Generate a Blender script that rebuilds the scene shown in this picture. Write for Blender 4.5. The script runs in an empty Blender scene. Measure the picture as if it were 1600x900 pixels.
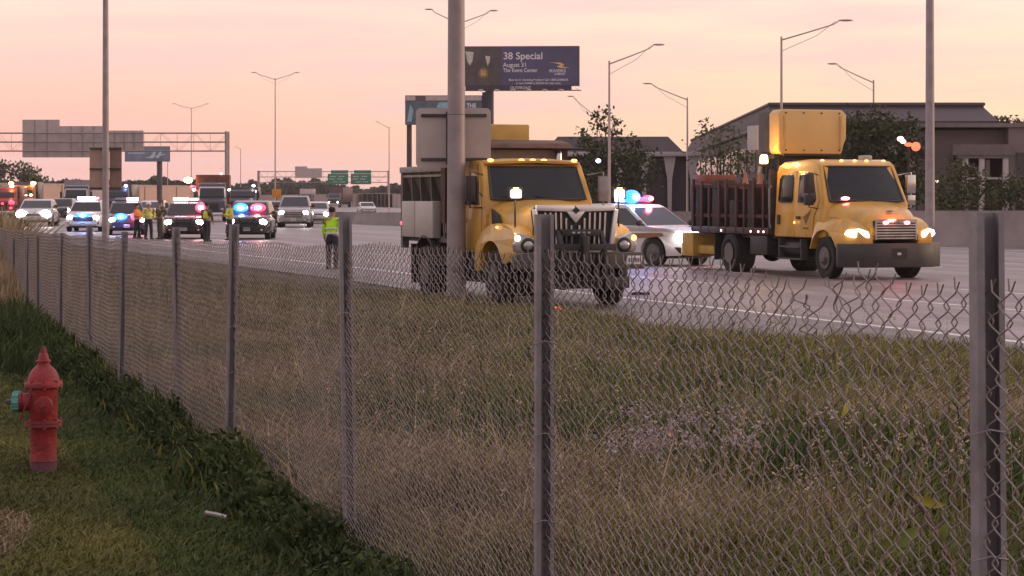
import bpy, bmesh, math, random
import numpy as np
from mathutils import Vector, Matrix
random.seed(7); rng = np.random.default_rng(11)
R = math.radians
scene = bpy.context.scene
COL = scene.collection

# ------------------------------------------------------------------ camera
CAMZ = 1.65; F = 3400.0; HOR = 308.0; ROADZ = -0.35
cam_d = bpy.data.cameras.new('camera'); cam = bpy.data.objects.new('camera', cam_d); COL.objects.link(cam)
cam.location = (0, 0, CAMZ); cam.rotation_euler = (R(90), 0, 0)
cam_d.sensor_width = 36; cam_d.lens = F / 1600 * 36
cam_d.shift_y = -(450 - HOR) / 1600
cam_d.clip_start = 0.1; cam_d.clip_end = 9000
scene.camera = cam

# ------------------------------------------------------------------ world
w = bpy.data.worlds.new('World'); scene.world = w; w.use_nodes = True
nt = w.node_tree; nt.nodes.clear()
N = nt.nodes.new; L = nt.links.new
out = N('ShaderNodeOutputWorld'); bg = N('ShaderNodeBackground'); bg2 = N('ShaderNodeBackground'); add = N('ShaderNodeAddShader')
sky = N('ShaderNodeTexSky'); sky.sky_type = 'NISHITA'; sky.sun_disc = False
SUN_EL = R(5); SUN_AZ = R(80)       # azimuth from +Y (view) towards +X
sky.sun_elevation = SUN_EL; sky.sun_rotation = SUN_AZ
sky.dust_density = 3.0; sky.altitude = 200
L(sky.outputs[0], bg.inputs[0]); bg.inputs[1].default_value = 0.05
tc = N('ShaderNodeTexCoord'); sep = N('ShaderNodeSeparateXYZ'); L(tc.outputs['Generated'], sep.inputs[0])
def ramp(nt, stops, inp):
    r = nt.nodes.new('ShaderNodeValToRGB'); cr = r.color_ramp
    while len(cr.elements) > 1: cr.elements.remove(cr.elements[0])
    cr.elements[0].position = stops[0][0]; cr.elements[0].color = (*stops[0][1], 1)
    for p, c in stops[1:]:
        e = cr.elements.new(p); e.color = (*c, 1)
    nt.links.new(inp, r.inputs[0]); return r
def math_n(nt, op, a, b=None, c=None):
    m = nt.nodes.new('ShaderNodeMath'); m.operation = op
    for i, v in enumerate((a, b, c)):
        if v is None: continue
        if isinstance(v, (int, float)): m.inputs[i].default_value = v
        else: nt.links.new(v, m.inputs[i])
    return m.outputs[0]
# elevation ramps: pink band left, yellow band right (towards the set sun)
z = math_n(nt, 'MULTIPLY', sep.outputs[2], 2.0)          # sin(elev)*2
rl = ramp(nt, [(0.0, (.76, .385, .335)), (.05, (.79, .415, .355)), (.12, (.80, .495, .41)), (.19, (.81, .585, .51)), (.42, (.80, .66, .62)), (1.0, (.62, .57, .64))], z)
rr = ramp(nt, [(0.0, (.80, .51, .36)), (.06, (.82, .59, .39)), (.12, (.82, .585, .42)), (.19, (.82, .58, .50)), (.42, (.82, .66, .62)), (1.0, (.62, .57, .64))], z)
azf = N('ShaderNodeMapRange'); L(sep.outputs[0], azf.inputs[0])
azf.inputs[1].default_value = -0.20; azf.inputs[2].default_value = 0.22
mx = N('ShaderNodeMix'); mx.data_type = 'RGBA'
L(azf.outputs[0], mx.inputs[0]); L(rl.outputs[0], mx.inputs[6]); L(rr.outputs[0], mx.inputs[7])
# stretched veils of cloud
mp = N('ShaderNodeMapping'); mp.inputs['Scale'].default_value = (3.0, 3.0, 30.0); mp.inputs['Rotation'].default_value = (0, R(1.5), 0)
L(tc.outputs['Generated'], mp.inputs[0])
nz = N('ShaderNodeTexNoise'); nz.inputs['Scale'].default_value = 2.2; nz.inputs['Detail'].default_value = 5; nz.inputs['Roughness'].default_value = .55
L(mp.outputs[0], nz.inputs[0])
cr = ramp(nt, [(.44, (0, 0, 0)), (.66, (1, 1, 1))], nz.outputs[0])
cf = math_n(nt, 'MULTIPLY', cr.outputs[0], .9)
mx2 = N('ShaderNodeMix'); mx2.data_type = 'RGBA'
L(cf, mx2.inputs[0]); L(mx.outputs[2], mx2.inputs[6]); mx2.inputs[7].default_value = (.74, .47, .45, 1)
# the sky behind the camera is darker, bluish dusk
bk = N('ShaderNodeMapRange'); L(sep.outputs[1], bk.inputs[0]); bk.inputs[1].default_value = -.9; bk.inputs[2].default_value = .3
bk.inputs[3].default_value = .65; bk.inputs[4].default_value = 1.0
L(mx2.outputs[2], bg2.inputs[0]); L(bk.outputs[0], bg2.inputs[1])
L(bg.outputs[0], add.inputs[0]); L(bg2.outputs[0], add.inputs[1]); L(add.outputs[0], out.inputs[0])

sd = bpy.data.lights.new('sun', 'SUN'); sun = bpy.data.objects.new('sun', sd); COL.objects.link(sun)
sd.energy = 0.5; sd.angle = R(14); sd.color = (1.0, .72, .50)
sv = Vector((math.sin(SUN_AZ) * math.cos(SUN_EL), math.cos(SUN_AZ) * math.cos(SUN_EL), math.sin(R(12))))
sun.rotation_euler = sv.to_track_quat('Z', 'Y').to_euler()
scene.view_settings.view_transform = 'Standard'; scene.view_settings.look = 'None'
scene.view_settings.exposure = 0.4; scene.view_settings.gamma = 1
scene.render.engine = 'CYCLES'
scene.cycles.max_bounces = 6; scene.cycles.transparent_max_bounces = 8

# ------------------------------------------------------------------ helpers
def W(px, py, d): return Vector(((px - 800) / F * d, d, CAMZ - (py - HOR) / F * d))
def G(px, py): d = F * (CAMZ - ROADZ) / (py - HOR); return Vector(((px - 800) / F * d, d, ROADZ))
def GD(px, d): return Vector(((px - 800) / F * d, d, ROADZ))

MATS = {}
def mat(name, col, rough=.6, metal=0.0, var=.15, scale=3.0, bump=0.0, bscale=20, coat=0.0, col2=None, spec=.5, emit=None, estr=0, grime=0):
    if name in MATS: return MATS[name]
    m = bpy.data.materials.new(name); m.use_nodes = True; t = m.node_tree
    b = t.nodes['Principled BSDF']
    b.inputs['Roughness'].default_value = rough; b.inputs['Metallic'].default_value = metal
    b.inputs['Coat Weight'].default_value = coat; b.inputs['Specular IOR Level'].default_value = spec
    tcn = t.nodes.new('ShaderNodeTexCoord')
    n = t.nodes.new('ShaderNodeTexNoise'); n.inputs['Scale'].default_value = scale; n.inputs['Detail'].default_value = 6; n.inputs['Roughness'].default_value = .6
    t.links.new(tcn.outputs['Object'], n.inputs[0])
    c2 = col2 if col2 else tuple(c * (1 - var) for c in col)
    c1 = col if col2 else tuple(min(1, c * (1 + var)) for c in col)
    r = ramp(t, [(.35, c2), (.65, c1)], n.outputs[0]); t.links.new(r.outputs[0], b.inputs['Base Color'])
    if grime:      # road film: streaky dirt, heavier low down on the vehicle, plus small chips
        g1 = t.nodes.new('ShaderNodeTexNoise'); g1.inputs['Scale'].default_value = 2.2; g1.inputs['Detail'].default_value = 9; g1.inputs['Roughness'].default_value = .72
        mpg = t.nodes.new('ShaderNodeMapping'); mpg.inputs['Scale'].default_value = (1, 1, .35); t.links.new(tcn.outputs['Object'], mpg.inputs[0]); t.links.new(mpg.outputs[0], g1.inputs[0])
        sz = t.nodes.new('ShaderNodeSeparateXYZ'); t.links.new(tcn.outputs['Object'], sz.inputs[0])
        hz_ = t.nodes.new('ShaderNodeMapRange'); t.links.new(sz.outputs[2], hz_.inputs[0]); hz_.inputs[1].default_value = 2.6; hz_.inputs[2].default_value = .6; hz_.inputs[3].default_value = .0; hz_.inputs[4].default_value = .17
        sm = math_n(t, 'ADD', g1.outputs[0], hz_.outputs[0]); gr_ = ramp(t, [(.52, (0, 0, 0)), (.80, (grime, grime, grime))], sm)
        gm = t.nodes.new('ShaderNodeMix'); gm.data_type = 'RGBA'; t.links.new(gr_.outputs[0], gm.inputs[0]); t.links.new(r.outputs[0], gm.inputs[6]); gm.inputs[7].default_value = (.09, .065, .05, 1)
        t.links.new(gm.outputs[2], b.inputs['Base Color'])
    rm = t.nodes.new('ShaderNodeMapRange'); t.links.new(n.outputs[0], rm.inputs[0]); rm.inputs[1].default_value = .3; rm.inputs[2].default_value = .7
    rm.inputs[3].default_value = max(.03, rough - .08); rm.inputs[4].default_value = min(1, rough + .1); t.links.new(rm.outputs[0], b.inputs['Roughness'])
    if bump:
        n2 = t.nodes.new('ShaderNodeTexNoise'); n2.inputs['Scale'].default_value = bscale; n2.inputs['Detail'].default_value = 4
        t.links.new(tcn.outputs['Object'], n2.inputs[0])
        bp = t.nodes.new('ShaderNodeBump'); bp.inputs['Strength'].default_value = bump; bp.inputs['Distance'].default_value = .02
        t.links.new(n2.outputs[0], bp.inputs['Height']); t.links.new(bp.outputs[0], b.inputs['Normal'])
    if emit:
        b.inputs['Emission Color'].default_value = (*emit, 1); b.inputs['Emission Strength'].default_value = estr
    MATS[name] = m; return m
def lampmat(name, col, s): return mat(name, col, rough=.3, var=.02, emit=col, estr=s)

class MB:
    def __init__(s): s.v = []; s.f = []; s.m = []; s.T = Matrix.Identity(4); s.mi = 0
    def _add(s, vs, fs):
        o = len(s.v)
        s.v += [tuple(s.T @ Vector(p)) for p in vs]
        s.f += [tuple(i + o for i in f) for f in fs]; s.m += [s.mi] * len(fs); return s
    def box(s, c, d, tx=1, ty=1, rot=None):
        hx, hy, hz = d[0] / 2, d[1] / 2, d[2] / 2
        vs = [(-hx, -hy, -hz), (hx, -hy, -hz), (hx, hy, -hz), (-hx, hy, -hz), (-hx * tx, -hy * ty, hz), (hx * tx, -hy * ty, hz), (hx * tx, hy * ty, hz), (-hx * tx, hy * ty, hz)]
        if rot: 
            from mathutils import Euler
            e = Euler(rot).to_matrix(); vs = [tuple(e @ Vector(p)) for p in vs]
        vs = [(p[0] + c[0], p[1] + c[1], p[2] + c[2]) for p in vs]
        return s._add(vs, [(0, 3, 2, 1), (4, 5, 6, 7), (0, 1, 5, 4), (1, 2, 6, 5), (2, 3, 7, 6), (3, 0, 4, 7)])
    def bb(s, x0, x1, y0, y1, z0, z1): return s.box(((x0 + x1) / 2, (y0 + y1) / 2, (z0 + z1) / 2), (abs(x1 - x0), abs(y1 - y0), abs(z1 - z0)))
    def prism(s, poly, a, b, axis='y', fn=None):
        n = len(poly)
        def P(p, t):
            q = {'y': (p[0], t, p[1]), 'x': (t, p[0], p[1]), 'z': (p[0], p[1], t)}[axis]
            return fn(q) if fn else q
        vs = [P(p, a) for p in poly] + [P(p, b) for p in poly]
        from mathutils.geometry import tessellate_polygon
        tr = tessellate_polygon([[Vector((p[0], p[1], 0)) for p in poly]])
        if fn: fs = [tuple(t) for t in tr] + [tuple(i + n for i in reversed(t)) for t in tr]
        else: fs = [tuple(range(n)), tuple(range(2 * n - 1, n - 1, -1))]
        fs += [(i, i + n, (i + 1) % n + n, (i + 1) % n) for i in range(n)]
        return s._add(vs, fs)
    def tube(s, pts, r, n=8, caps=True):
        pts = [Vector(p) for p in pts]; m = len(pts); rs = r if isinstance(r, (list, tuple)) else [r] * m
        vs = []; fs = []; up = None
        for i, p in enumerate(pts):
            d = (pts[min(i + 1, m - 1)] - pts[max(i - 1, 0)]).normalized()
            if up is None: up = Vector((0, 0, 1)) if abs(d.z) < .9 else Vector((1, 0, 0))
            a = d.cross(up).normalized(); b = a.cross(d).normalized(); up = b
            for k in range(n):
                t = 2 * math.pi * (k + .5) / n; vs.append(tuple(p + (a * math.cos(t) + b * math.sin(t)) * rs[i]))
        for i in range(m - 1):
            for k in range(n): fs.append((i * n + k, i * n + (k + 1) % n, (i + 1) * n + (k + 1) % n, (i + 1) * n + k))
        if caps: fs += [tuple(range(n - 1, -1, -1)), tuple(range((m - 1) * n, m * n))]
        return s._add(vs, fs)
    def lathe(s, prof, n=24, c=(0, 0, 0), axis='z'):
        vs = []; fs = []; m = len(prof)
        for r, h in prof:
            for k in range(n):
                t = 2 * math.pi * k / n; x, y = r * math.cos(t), r * math.sin(t)
                q = {'z': (x, y, h), 'y': (x, h, y), 'x': (h, x, y)}[axis]
                vs.append((q[0] + c[0], q[1] + c[1], q[2] + c[2]))
        for i in range(m - 1):
            for k in range(n): fs.append((i * n + k, i * n + (k + 1) % n, (i + 1) * n + (k + 1) % n, (i + 1) * n + k))
        fs += [tuple(range(n - 1, -1, -1)), tuple(range((m - 1) * n, m * n))]
        return s._add(vs, fs)
    def ell(s, c, r, n=14, m=9, top=1.0):
        prof = []; vs = []; fs = []
        for i in range(m + 1):
            p = math.pi * i / m
            for k in range(n):
                t = 2 * math.pi * k / n
                vs.append((c[0] + r[0] * math.sin(p) * math.cos(t), c[1] + r[1] * math.sin(p) * math.sin(t), c[2] + r[2] * math.cos(p)))
        for i in range(m):
            for k in range(n): fs.append((i * n + k, (i + 1) * n + k, (i + 1) * n + (k + 1) % n, i * n + (k + 1) % n))
        return s._add(vs, fs)
    def loft(s, secs, caps=True):
        n = len(secs[0]); vs = [p for q in secs for p in q]; fs = []
        for i in range(len(secs) - 1):
            for k in range(n): fs.append((i * n + k, i * n + (k + 1) % n, (i + 1) * n + (k + 1) % n, (i + 1) * n + k))
        if caps: fs += [tuple(range(n - 1, -1, -1)), tuple(range((len(secs) - 1) * n, len(secs) * n))]
        return s._add(vs, fs)
    def slab(s, quad, th):           # a thin plate from a 3D outline, thickened towards its back
        q = [Vector(p) for p in quad]; nrm = (q[1] - q[0]).cross(q[2] - q[0]).normalized() * th; n = len(q)
        vs = [tuple(p) for p in q] + [tuple(p - nrm) for p in q]
        return s._add(vs, [tuple(range(n)), tuple(range(2 * n - 1, n - 1, -1))] + [(i, i + n, (i + 1) % n + n, (i + 1) % n) for i in range(n)])
    def build(s, name, mats, parent=None, bevel=0, seg=2, angle=35, loc=None, label=None):
        me = bpy.data.meshes.new(name); me.from_pydata(s.v, [], s.f)
        if not isinstance(mats, (list, tuple)): mats = [mats]
        for m in mats: me.materials.append(m)
        me.polygons.foreach_set('material_index', s.m)
        bm = bmesh.new(); bm.from_mesh(me)
        bmesh.ops.remove_doubles(bm, verts=bm.verts, dist=1e-5)
        bmesh.ops.dissolve_degenerate(bm, edges=bm.edges, dist=1e-6)
        bmesh.ops.recalc_face_normals(bm, faces=bm.faces)
        if bevel:
            es = [e for e in bm.edges if len(e.link_faces) == 2 and e.calc_face_angle(0) > R(28)]
            bmesh.ops.bevel(bm, geom=es, offset=bevel, segments=seg, profile=.5, affect='EDGES', clamp_overlap=True)
        bm.to_mesh(me); bm.free()
        me.polygons.foreach_set('use_smooth', [True] * len(me.polygons))
        me.set_sharp_from_angle(angle=R(angle))
        o = bpy.data.objects.new(name, me); COL.objects.link(o)
        if parent: o.parent = parent
        if loc is not None: o.location = loc
        if label: o['label'] = label
        return o
def thing(name, label, cat, loc=(0, 0, 0), rz=0, group=None, sc=1):
    o = bpy.data.objects.new(name, None); COL.objects.link(o); o.location = loc; o.rotation_euler = (0, 0, rz); o.scale = (sc, sc, sc)
    o.empty_display_size = .3
    return tag(o, label, cat, group)
def tag(o, label=None, cat=None, group=None, kind=None):
    if label: o['label'] = label
    if cat: o['category'] = cat
    if group: o['group'] = group
    if kind: o['kind'] = kind
    return o
def kids(o): return [c for c in bpy.data.objects if c.parent == o]
def copy_tree(o, parent=None):
    c = o.copy(); COL.objects.link(c)
    if parent: c.parent = parent
    for ch in kids(o): copy_tree(ch, c)
    return c
def lamp(kind, parent, loc, energy, color, size=.1, rot=None, spot=60):
    d = bpy.data.lights.new('glow', kind); d.energy = energy; d.color = color
    if kind == 'POINT': d.shadow_soft_size = size
    if kind == 'SPOT': d.shadow_soft_size = size; d.spot_size = R(spot); d.spot_blend = .6
    o = bpy.data.objects.new('glow', d); COL.objects.link(o); o.parent = parent; o.location = loc
    if rot: o.rotation_euler = rot
    return o
def text(s, size, m, parent, loc, rot, ext=.02, align='LEFT', sx=1.0, bold=0.0, name='lettering'):
    cu = bpy.data.curves.new('t', 'FONT'); cu.body = s; cu.size = size; cu.extrude = ext; cu.align_x = align; cu.offset = bold
    t = bpy.data.objects.new('t', cu); COL.objects.link(t)
    bpy.context.view_layer.update()
    me = bpy.data.meshes.new_from_object(t.evaluated_get(bpy.context.evaluated_depsgraph_get()))
    bpy.data.objects.remove(t); me.name = name
    me.materials.clear(); me.materials.append(m)
    o = bpy.data.objects.new(name, me); COL.objects.link(o); o.parent = parent; o.location = loc; o.rotation_euler = rot; o.scale = (sx, 1, 1)
    return o

# ------------------------------------------------------------------ materials
M_yel = mat('truck_yellow_paint', (.64, .35, .045), .36, coat=.3, var=.12, scale=1.2, bump=.06, bscale=6, grime=.5)
M_yel2 = mat('freight_yellow_paint', (.68, .37, .045), .35, coat=.3, var=.10, scale=1.0, bump=.05, bscale=5, grime=.4)
M_blk = mat('black_steel', (.022, .021, .022), .55, var=.35, scale=4, bump=.2, bscale=30)
M_dk = mat('dark_grey_steel', (.06, .055, .055), .6, var=.35, scale=2.5, bump=.25, bscale=12)
M_rub = mat('tyre_rubber', (.022, .021, .021), .85, var=.25, scale=6)
M_glass = mat('dark_glass', (.014, .017, .02), .06, var=.05, spec=.7)
M_glass2 = mat('grey_glass', (.016, .02, .023), .09, var=.2, scale=1.5, spec=.36)
M_chr = mat('chrome', (.62, .60, .60), .18, metal=1, var=.08)
M_alu = mat('aluminium_rim', (.13, .12, .12), .5, metal=.5, var=.2, scale=8)
M_galv = mat('galvanised_steel', (.27, .25, .275), .5, metal=.35, var=.16, scale=9, bump=.1, bscale=40)
M_wire = mat('fence_wire', (.26, .22, .22), .6, metal=.2, var=.18, scale=2.5)
M_wht = mat('white_paint', (.72, .70, .70), .35, coat=.3, var=.05, grime=.3)
M_grey = mat('grey_panel', (.40, .385, .38), .55, var=.12, scale=2)
M_red = mat('dark_red_wood', (.055, .013, .012), .65, var=.35, scale=3)
M_plast = mat('black_plastic', (.03, .03, .032), .5, var=.1)
H_white = lampmat('headlamp_white', (1, .93, .86), 16)
H_warm = lampmat('headlamp_warm', (1, .80, .55), 7)
H_amb = lampmat('amber_marker', (1, .48, .12), 3.0)
H_ambs = lampmat('amber_beacon', (1, .50, .12), 22)
H_red = lampmat('red_strobe', (1, .10, .13), 12)
H_reds = lampmat('red_strobe_strong', (1, .06, .12), 2.6)
H_blue = lampmat('blue_strobe', (.02, .17, 1), 3.2)
H_bluw = lampmat('blue_white_strobe', (.42, .55, 1), 24)
M_lens = mat('clear_lens', (.45, .44, .43), .12, metal=.6, var=.2, scale=14)

# ------------------------------------------------------------------ road geometry functions
def curve_off(Y): return 0.0006 * max(0.0, Y - 100) ** 2
def rx(Y, off=0): return 17.8 - .36 * Y + curve_off(Y) + off
def edge(Y): return float(np.interp(Y, [26, 29, 30.6, 32.2, 38, 52, 80], [-1.0, -1.3, -3.1, -3.8, -3.4, -2.9, -3.2]))
def fence_x(Y): return 2.287 - .305 * Y
def fence_pt(px):                       # point of the fence line seen at photo column px
    Y = 2.287 / ((px - 800) / F + .305); return Y
def gz(X, Y):
    s = X - fence_x(Y); Wd = max(1.0, rx(Y, edge(Y)) - fence_x(Y))
    t = min(1, max(0, (s - .2) / Wd)); t = t * t * (3 - 2 * t)
    base = 0.0
    if Y > 45: base = -.37 * min(1, (Y - 45) / 40)
    n = .03 * math.sin(X * .9 + Y * .31) * math.sin(Y * .55 - X * .2)
    if Y > 80 or Y < -20 or s > Wd: n = 0
    if s > Wd - .5: return -.37
    return base * (1 - t) + (-.37) * t + n * (1 - t)

# ------------------------------------------------------------------ ground
def ground():
    xs = np.unique(np.concatenate([np.linspace(-4000, -200, 12), np.linspace(-200, -40, 24), np.linspace(-40, 40, 161), np.linspace(40, 200, 16), np.linspace(200, 4000, 12)]))
    ys = np.unique(np.concatenate([np.linspace(-300, -10, 8), np.linspace(-10, 80, 181), np.linspace(80, 300, 30), np.linspace(300, 6000, 20)]))
    vs = [(x, y, gz(x, y)) for y in ys for x in xs]; nx = len(xs)
    fs = [(j * nx + i, j * nx + i + 1, (j + 1) * nx + i + 1, (j + 1) * nx + i) for j in range(len(ys) - 1) for i in range(nx - 1)]
    me = bpy.data.meshes.new('ground'); me.from_pydata(vs, [], fs); me.polygons.foreach_set('use_smooth', [True] * len(fs))
    m = bpy.data.materials.new('soil_and_thatch'); m.use_nodes = True; t = m.node_tree; b = t.nodes['Principled BSDF']; b.inputs['Roughness'].default_value = .95
    tcn = t.nodes.new('ShaderNodeTexCoord')
    n1 = t.nodes.new('ShaderNodeTexNoise'); n1.inputs['Scale'].default_value = .35; n1.inputs['Detail'].default_value = 8; n1.inputs['Roughness'].default_value = .65
    n2 = t.nodes.new('ShaderNodeTexNoise'); n2.inputs['Scale'].default_value = 14; n2.inputs['Detail'].default_value = 6
    for n in (n1, n2): t.links.new(tcn.outputs['Object'], n.inputs[0])
    r1 = ramp(t, [(.38, (.030, .036, .013)), (.5, (.075, .058, .028)), (.62, (.12, .085, .045))], n1.outputs[0])
    r2 = ramp(t, [(.3, (.45, .45, .45)), (.7, (1.2, 1.15, 1.1))], n2.outputs[0])
    mm = t.nodes.new('ShaderNodeMix'); mm.data_type = 'RGBA'; mm.blend_type = 'MULTIPLY'; mm.inputs[0].default_value = 1
    t.links.new(r1.outputs[0], mm.inputs[6]); t.links.new(r2.outputs[0], mm.inputs[7]); t.links.new(mm.outputs[2], b.inputs['Base Color'])
    bp = t.nodes.new('ShaderNodeBump'); bp.inputs['Strength'].default_value = .8; bp.inputs['Distance'].default_value = .04
    t.links.new(n2.outputs[0], bp.inputs['Height']); t.links.new(bp.outputs[0], b.inputs['Normal'])
    me.materials.append(m); o = bpy.data.objects.new('ground', me); COL.objects.link(o); tag(o, kind='structure')
ground()

def concrete(name, base, rough):
    m = bpy.data.materials.new(name); m.use_nodes = True; t = m.node_tree; b = t.nodes['Principled BSDF']
    tcn = t.nodes.new('ShaderNodeTexCoord')
    mp = t.nodes.new('ShaderNodeMapping'); mp.inputs['Rotation'].default_value = (0, 0, R(-19.8)); t.links.new(tcn.outputs['Object'], mp.inputs[0])
    mp2 = t.nodes.new('ShaderNodeMapping'); mp2.inputs['Scale'].default_value = (1.0, .04, 1); t.links.new(mp.outputs[0], mp2.inputs[0])
    n1 = t.nodes.new('ShaderNodeTexNoise'); n1.inputs['Scale'].default_value = .9; n1.inputs['Detail'].default_value = 6; t.links.new(mp2.outputs[0], n1.inputs[0])
    n2 = t.nodes.new('ShaderNodeTexNoise'); n2.inputs['Scale'].default_value = 1.4; n2.inputs['Detail'].default_value = 8; t.links.new(tcn.outputs['Object'], n2.inputs[0])
    r1 = ramp(t, [(.32, tuple(c * .52 for c in base)), (.66, tuple(c * 1.15 for c in base))], n1.outputs[0])
    r2 = ramp(t, [(.36, (.66, .65, .65)), (.5, (.98, .98, .98)), (.68, (1.10, 1.09, 1.08))], n2.outputs[0])
    mm = t.nodes.new('ShaderNodeMix'); mm.data_type = 'RGBA'; mm.blend_type = 'MULTIPLY'; mm.inputs[0].default_value = 1
    t.links.new(r1.outputs[0], mm.inputs[6]); t.links.new(r2.outputs[0], mm.inputs[7])
    # slab joints
    br = t.nodes.new('ShaderNodeTexBrick'); br.offset = 0; br.inputs['Scale'].default_value = 1
    br.inputs['Color1'].default_value = (1, 1, 1, 1); br.inputs['Color2'].default_value = (.94, .94, .94, 1); br.inputs['Mortar'].default_value = (.45, .43, .42, 1)
    br.inputs['Mortar Size'].default_value = .035; br.inputs['Brick Width'].default_value = 3.66; br.inputs['Row Height'].default_value = 6.0
    t.links.new(mp.outputs[0], br.inputs[0])
    m2 = t.nodes.new('ShaderNodeMix'); m2.data_type = 'RGBA'; m2.blend_type = 'MULTIPLY'; m2.inputs[0].default_value = 1
    t.links.new(mm.outputs[2], m2.inputs[6]); t.links.new(br.outputs[0], m2.inputs[7]); t.links.new(m2.outputs[2], b.inputs['Base Color'])
    rm = t.nodes.new('ShaderNodeMapRange'); t.links.new(n2.outputs[0], rm.inputs[0]); rm.inputs[1].default_value = .3; rm.inputs[2].default_value = .7
    rm.inputs[3].default_value = rough - .1; rm.inputs[4].default_value = rough + .1; t.links.new(rm.outputs[0], b.inputs['Roughness'])
    bp = t.nodes.new('ShaderNodeBump'); bp.inputs['Strength'].default_value = .15; bp.inputs['Distance'].default_value = .01
    n3 = t.nodes.new('ShaderNodeTexNoise'); n3.inputs['Scale'].default_value = 9; t.links.new(tcn.outputs['Object'], n3.inputs[0])
    t.links.new(n3.outputs[0], bp.inputs['Height']); t.links.new(bp.outputs[0], b.inputs['Normal'])
    return m
YS = [-40, -10, 10] + list(np.arange(20, 100, 4)) + list(np.arange(100, 720, 10))
def strip(name, o0, o1, z, m, ys=YS, kind='structure'):
    vs = []; 
    for Y in ys:
        a = o0(Y) if callable(o0) else o0; b = o1(Y) if callable(o1) else o1
        vs += [(rx(Y, a), Y, z), (rx(Y, b), Y, z)]
    fs = [(2 * i, 2 * i + 1, 2 * i + 3, 2 * i + 2) for i in range(len(ys) - 1)]
    me = bpy.data.meshes.new(name); me.from_pydata(vs, [], fs); me.materials.append(m)
    o = bpy.data.objects.new(name, me); COL.objects.link(o); return tag(o, kind=kind)
def bar_off(Y): return 33 - (min(max(Y, 60), 170) - 85) * .078
C_road = concrete('worn_concrete_road', (.29, .24, .245), .52)
C_sh = concrete('shoulder_asphalt', (.21, .185, .19), .6)
M_line = mat('road_paint', (.70, .68, .66), .5, var=.25, scale=1.5)
strip('road', -.25, lambda Y: bar_off(Y) - .2, ROADZ, C_road)
strip('shoulder', edge, -.25, ROADZ, C_sh, ys=[-40, -10, 10, 20, 25] + list(np.arange(26, 40, .6)) + YS[9:])
strip('far_carriageway', lambda Y: bar_off(Y) + .5, lambda Y: bar_off(Y) + 42, ROADZ, C_road)
ln = MB()
def dash(off, a, b, w):
    ln._add([(rx(a, off - w / 2), a, ROADZ + .005), (rx(a, off + w / 2), a, ROADZ + .005), (rx(b, off + w / 2), b, ROADZ + .005), (rx(b, off - w / 2), b, ROADZ + .005)], [(0, 1, 2, 3)])
for a in range(10, 500, 10): dash(0, a, a + 10, .2)
for a in range(14, 300, 12): dash(4.95, a, a + 5, .17)
for k in range(2, 8):
    for a in range(14 + k * 3, 400, 12): dash(4.95 + (k - 1) * 3.95, a, a + 3.2, .15)
for a in range(10, 400, 10): dash(30 - (0 if a < 85 else min(6, (a - 85) * .078)), a, a + 10, .16)
tag(ln.build('lane_markings', M_line), kind='structure')

# concrete median barrier
M_bar = mat('barrier_concrete', (.25, .21, .20), .8, var=.22, scale=.6, bump=.2, bscale=8)
def barrier():
    secs = []
    for Y in YS:
        if Y > 420: break
        h = 1.5 - min(1, max(0, (Y - 85) / 77)) * .62
        x = rx(Y, bar_off(Y)); z0 = ROADZ - .02
        secs.append([(x - .33, Y, z0), (x - .33, Y, z0 + .08), (x - .18, Y, z0 + .33), (x - .10, Y, z0 + h), (x + .10, Y, z0 + h), (x + .18, Y, z0 + .33), (x + .33, Y, z0 + .08), (x + .33, Y, z0)])
    b = MB(); b.loft(secs); o = b.build('median_barrier', M_bar)
    tag(o, 'long concrete median barrier behind the yellow trucks', 'barrier')
barrier()
# ------------------------------------------------------------------ wheels
def wheel(parent, x, y, r, wd, side, rimm=None, dual=False, rr=.50):
    """side=+1 left / -1 right; tyre with separate rim"""
    T = MB(); h = wd / 2
    prof = [(r * .60, -h * .8), (r * .72, -h), (r * .93, -h * .98), (r, -h * .72), (r, h * .72), (r * .93, h * .98), (r * .72, h), (r * .60, h * .8)]
    T.lathe(prof, 32, axis='y')
    for k in range(40):                      # tread blocks
        a = 2 * math.pi * k / 40; T.box((r * math.cos(a), 0, r * math.sin(a)), (.035, wd * .8, .02), rot=(0, -a + math.pi / 2, 0))
    w = T.build('wheel', M_rub, parent, loc=(x, y, r))
    rm = MB(); s = side
    if dual: pr = [(rr * r * 1.06, s * (h + .004)), (rr * r * 1.0, s * (h - .02)), (rr * r * .86, s * (h - .13)), (rr * r * .45, s * (h - .15)), (rr * r * .42, s * (h - .02)), (.001, s * (h - .01))]
    else: pr = [(rr * r * 1.06, s * (h + .004)), (rr * r * .98, s * (h - .03)), (rr * r * .75, s * (h + .005)), (rr * r * .5, s * (h + .03)), (rr * r * .42, s * (h + .06)), (.001, s * (h + .065))]
    rm.lathe(pr, 24, axis='y')
    for k in range(8):
        a = 2 * math.pi * k / 8; q = rr * r * (.62 if not dual else .60)
        rm.tube([(q * math.cos(a), s * (h - .14 if dual else h), q * math.sin(a)), (q * math.cos(a), s * (h - .11 if dual else h + .035), q * math.sin(a))], .018, 6)
    rm.build('rim', rimm or M_alu, w)
    return w
def arc(cx, cz, r, a0, a1, n=14): return [(cx + r * math.cos(R(a0 + (a1 - a0) * i / n)), cz + r * math.sin(R(a0 + (a1 - a0) * i / n))) for i in range(n + 1)]
def vplate(parent, x, y, z, m=None):
    p = MB(); p.bb(x, x + .012, y - .15, y + .15, z - .08, z + .08); o = p.build('licence_plate', M_wht, parent, bevel=.004)
    d = MB()
    for k in range(6): d.bb(x + .013, x + .016, y - .11 + k * .042, y - .11 + k * .042 + .024, z - .035, z + .04)
    d.build('plate_characters', mat('plate_ink', (.09, .05, .08), .6), o)

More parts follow.
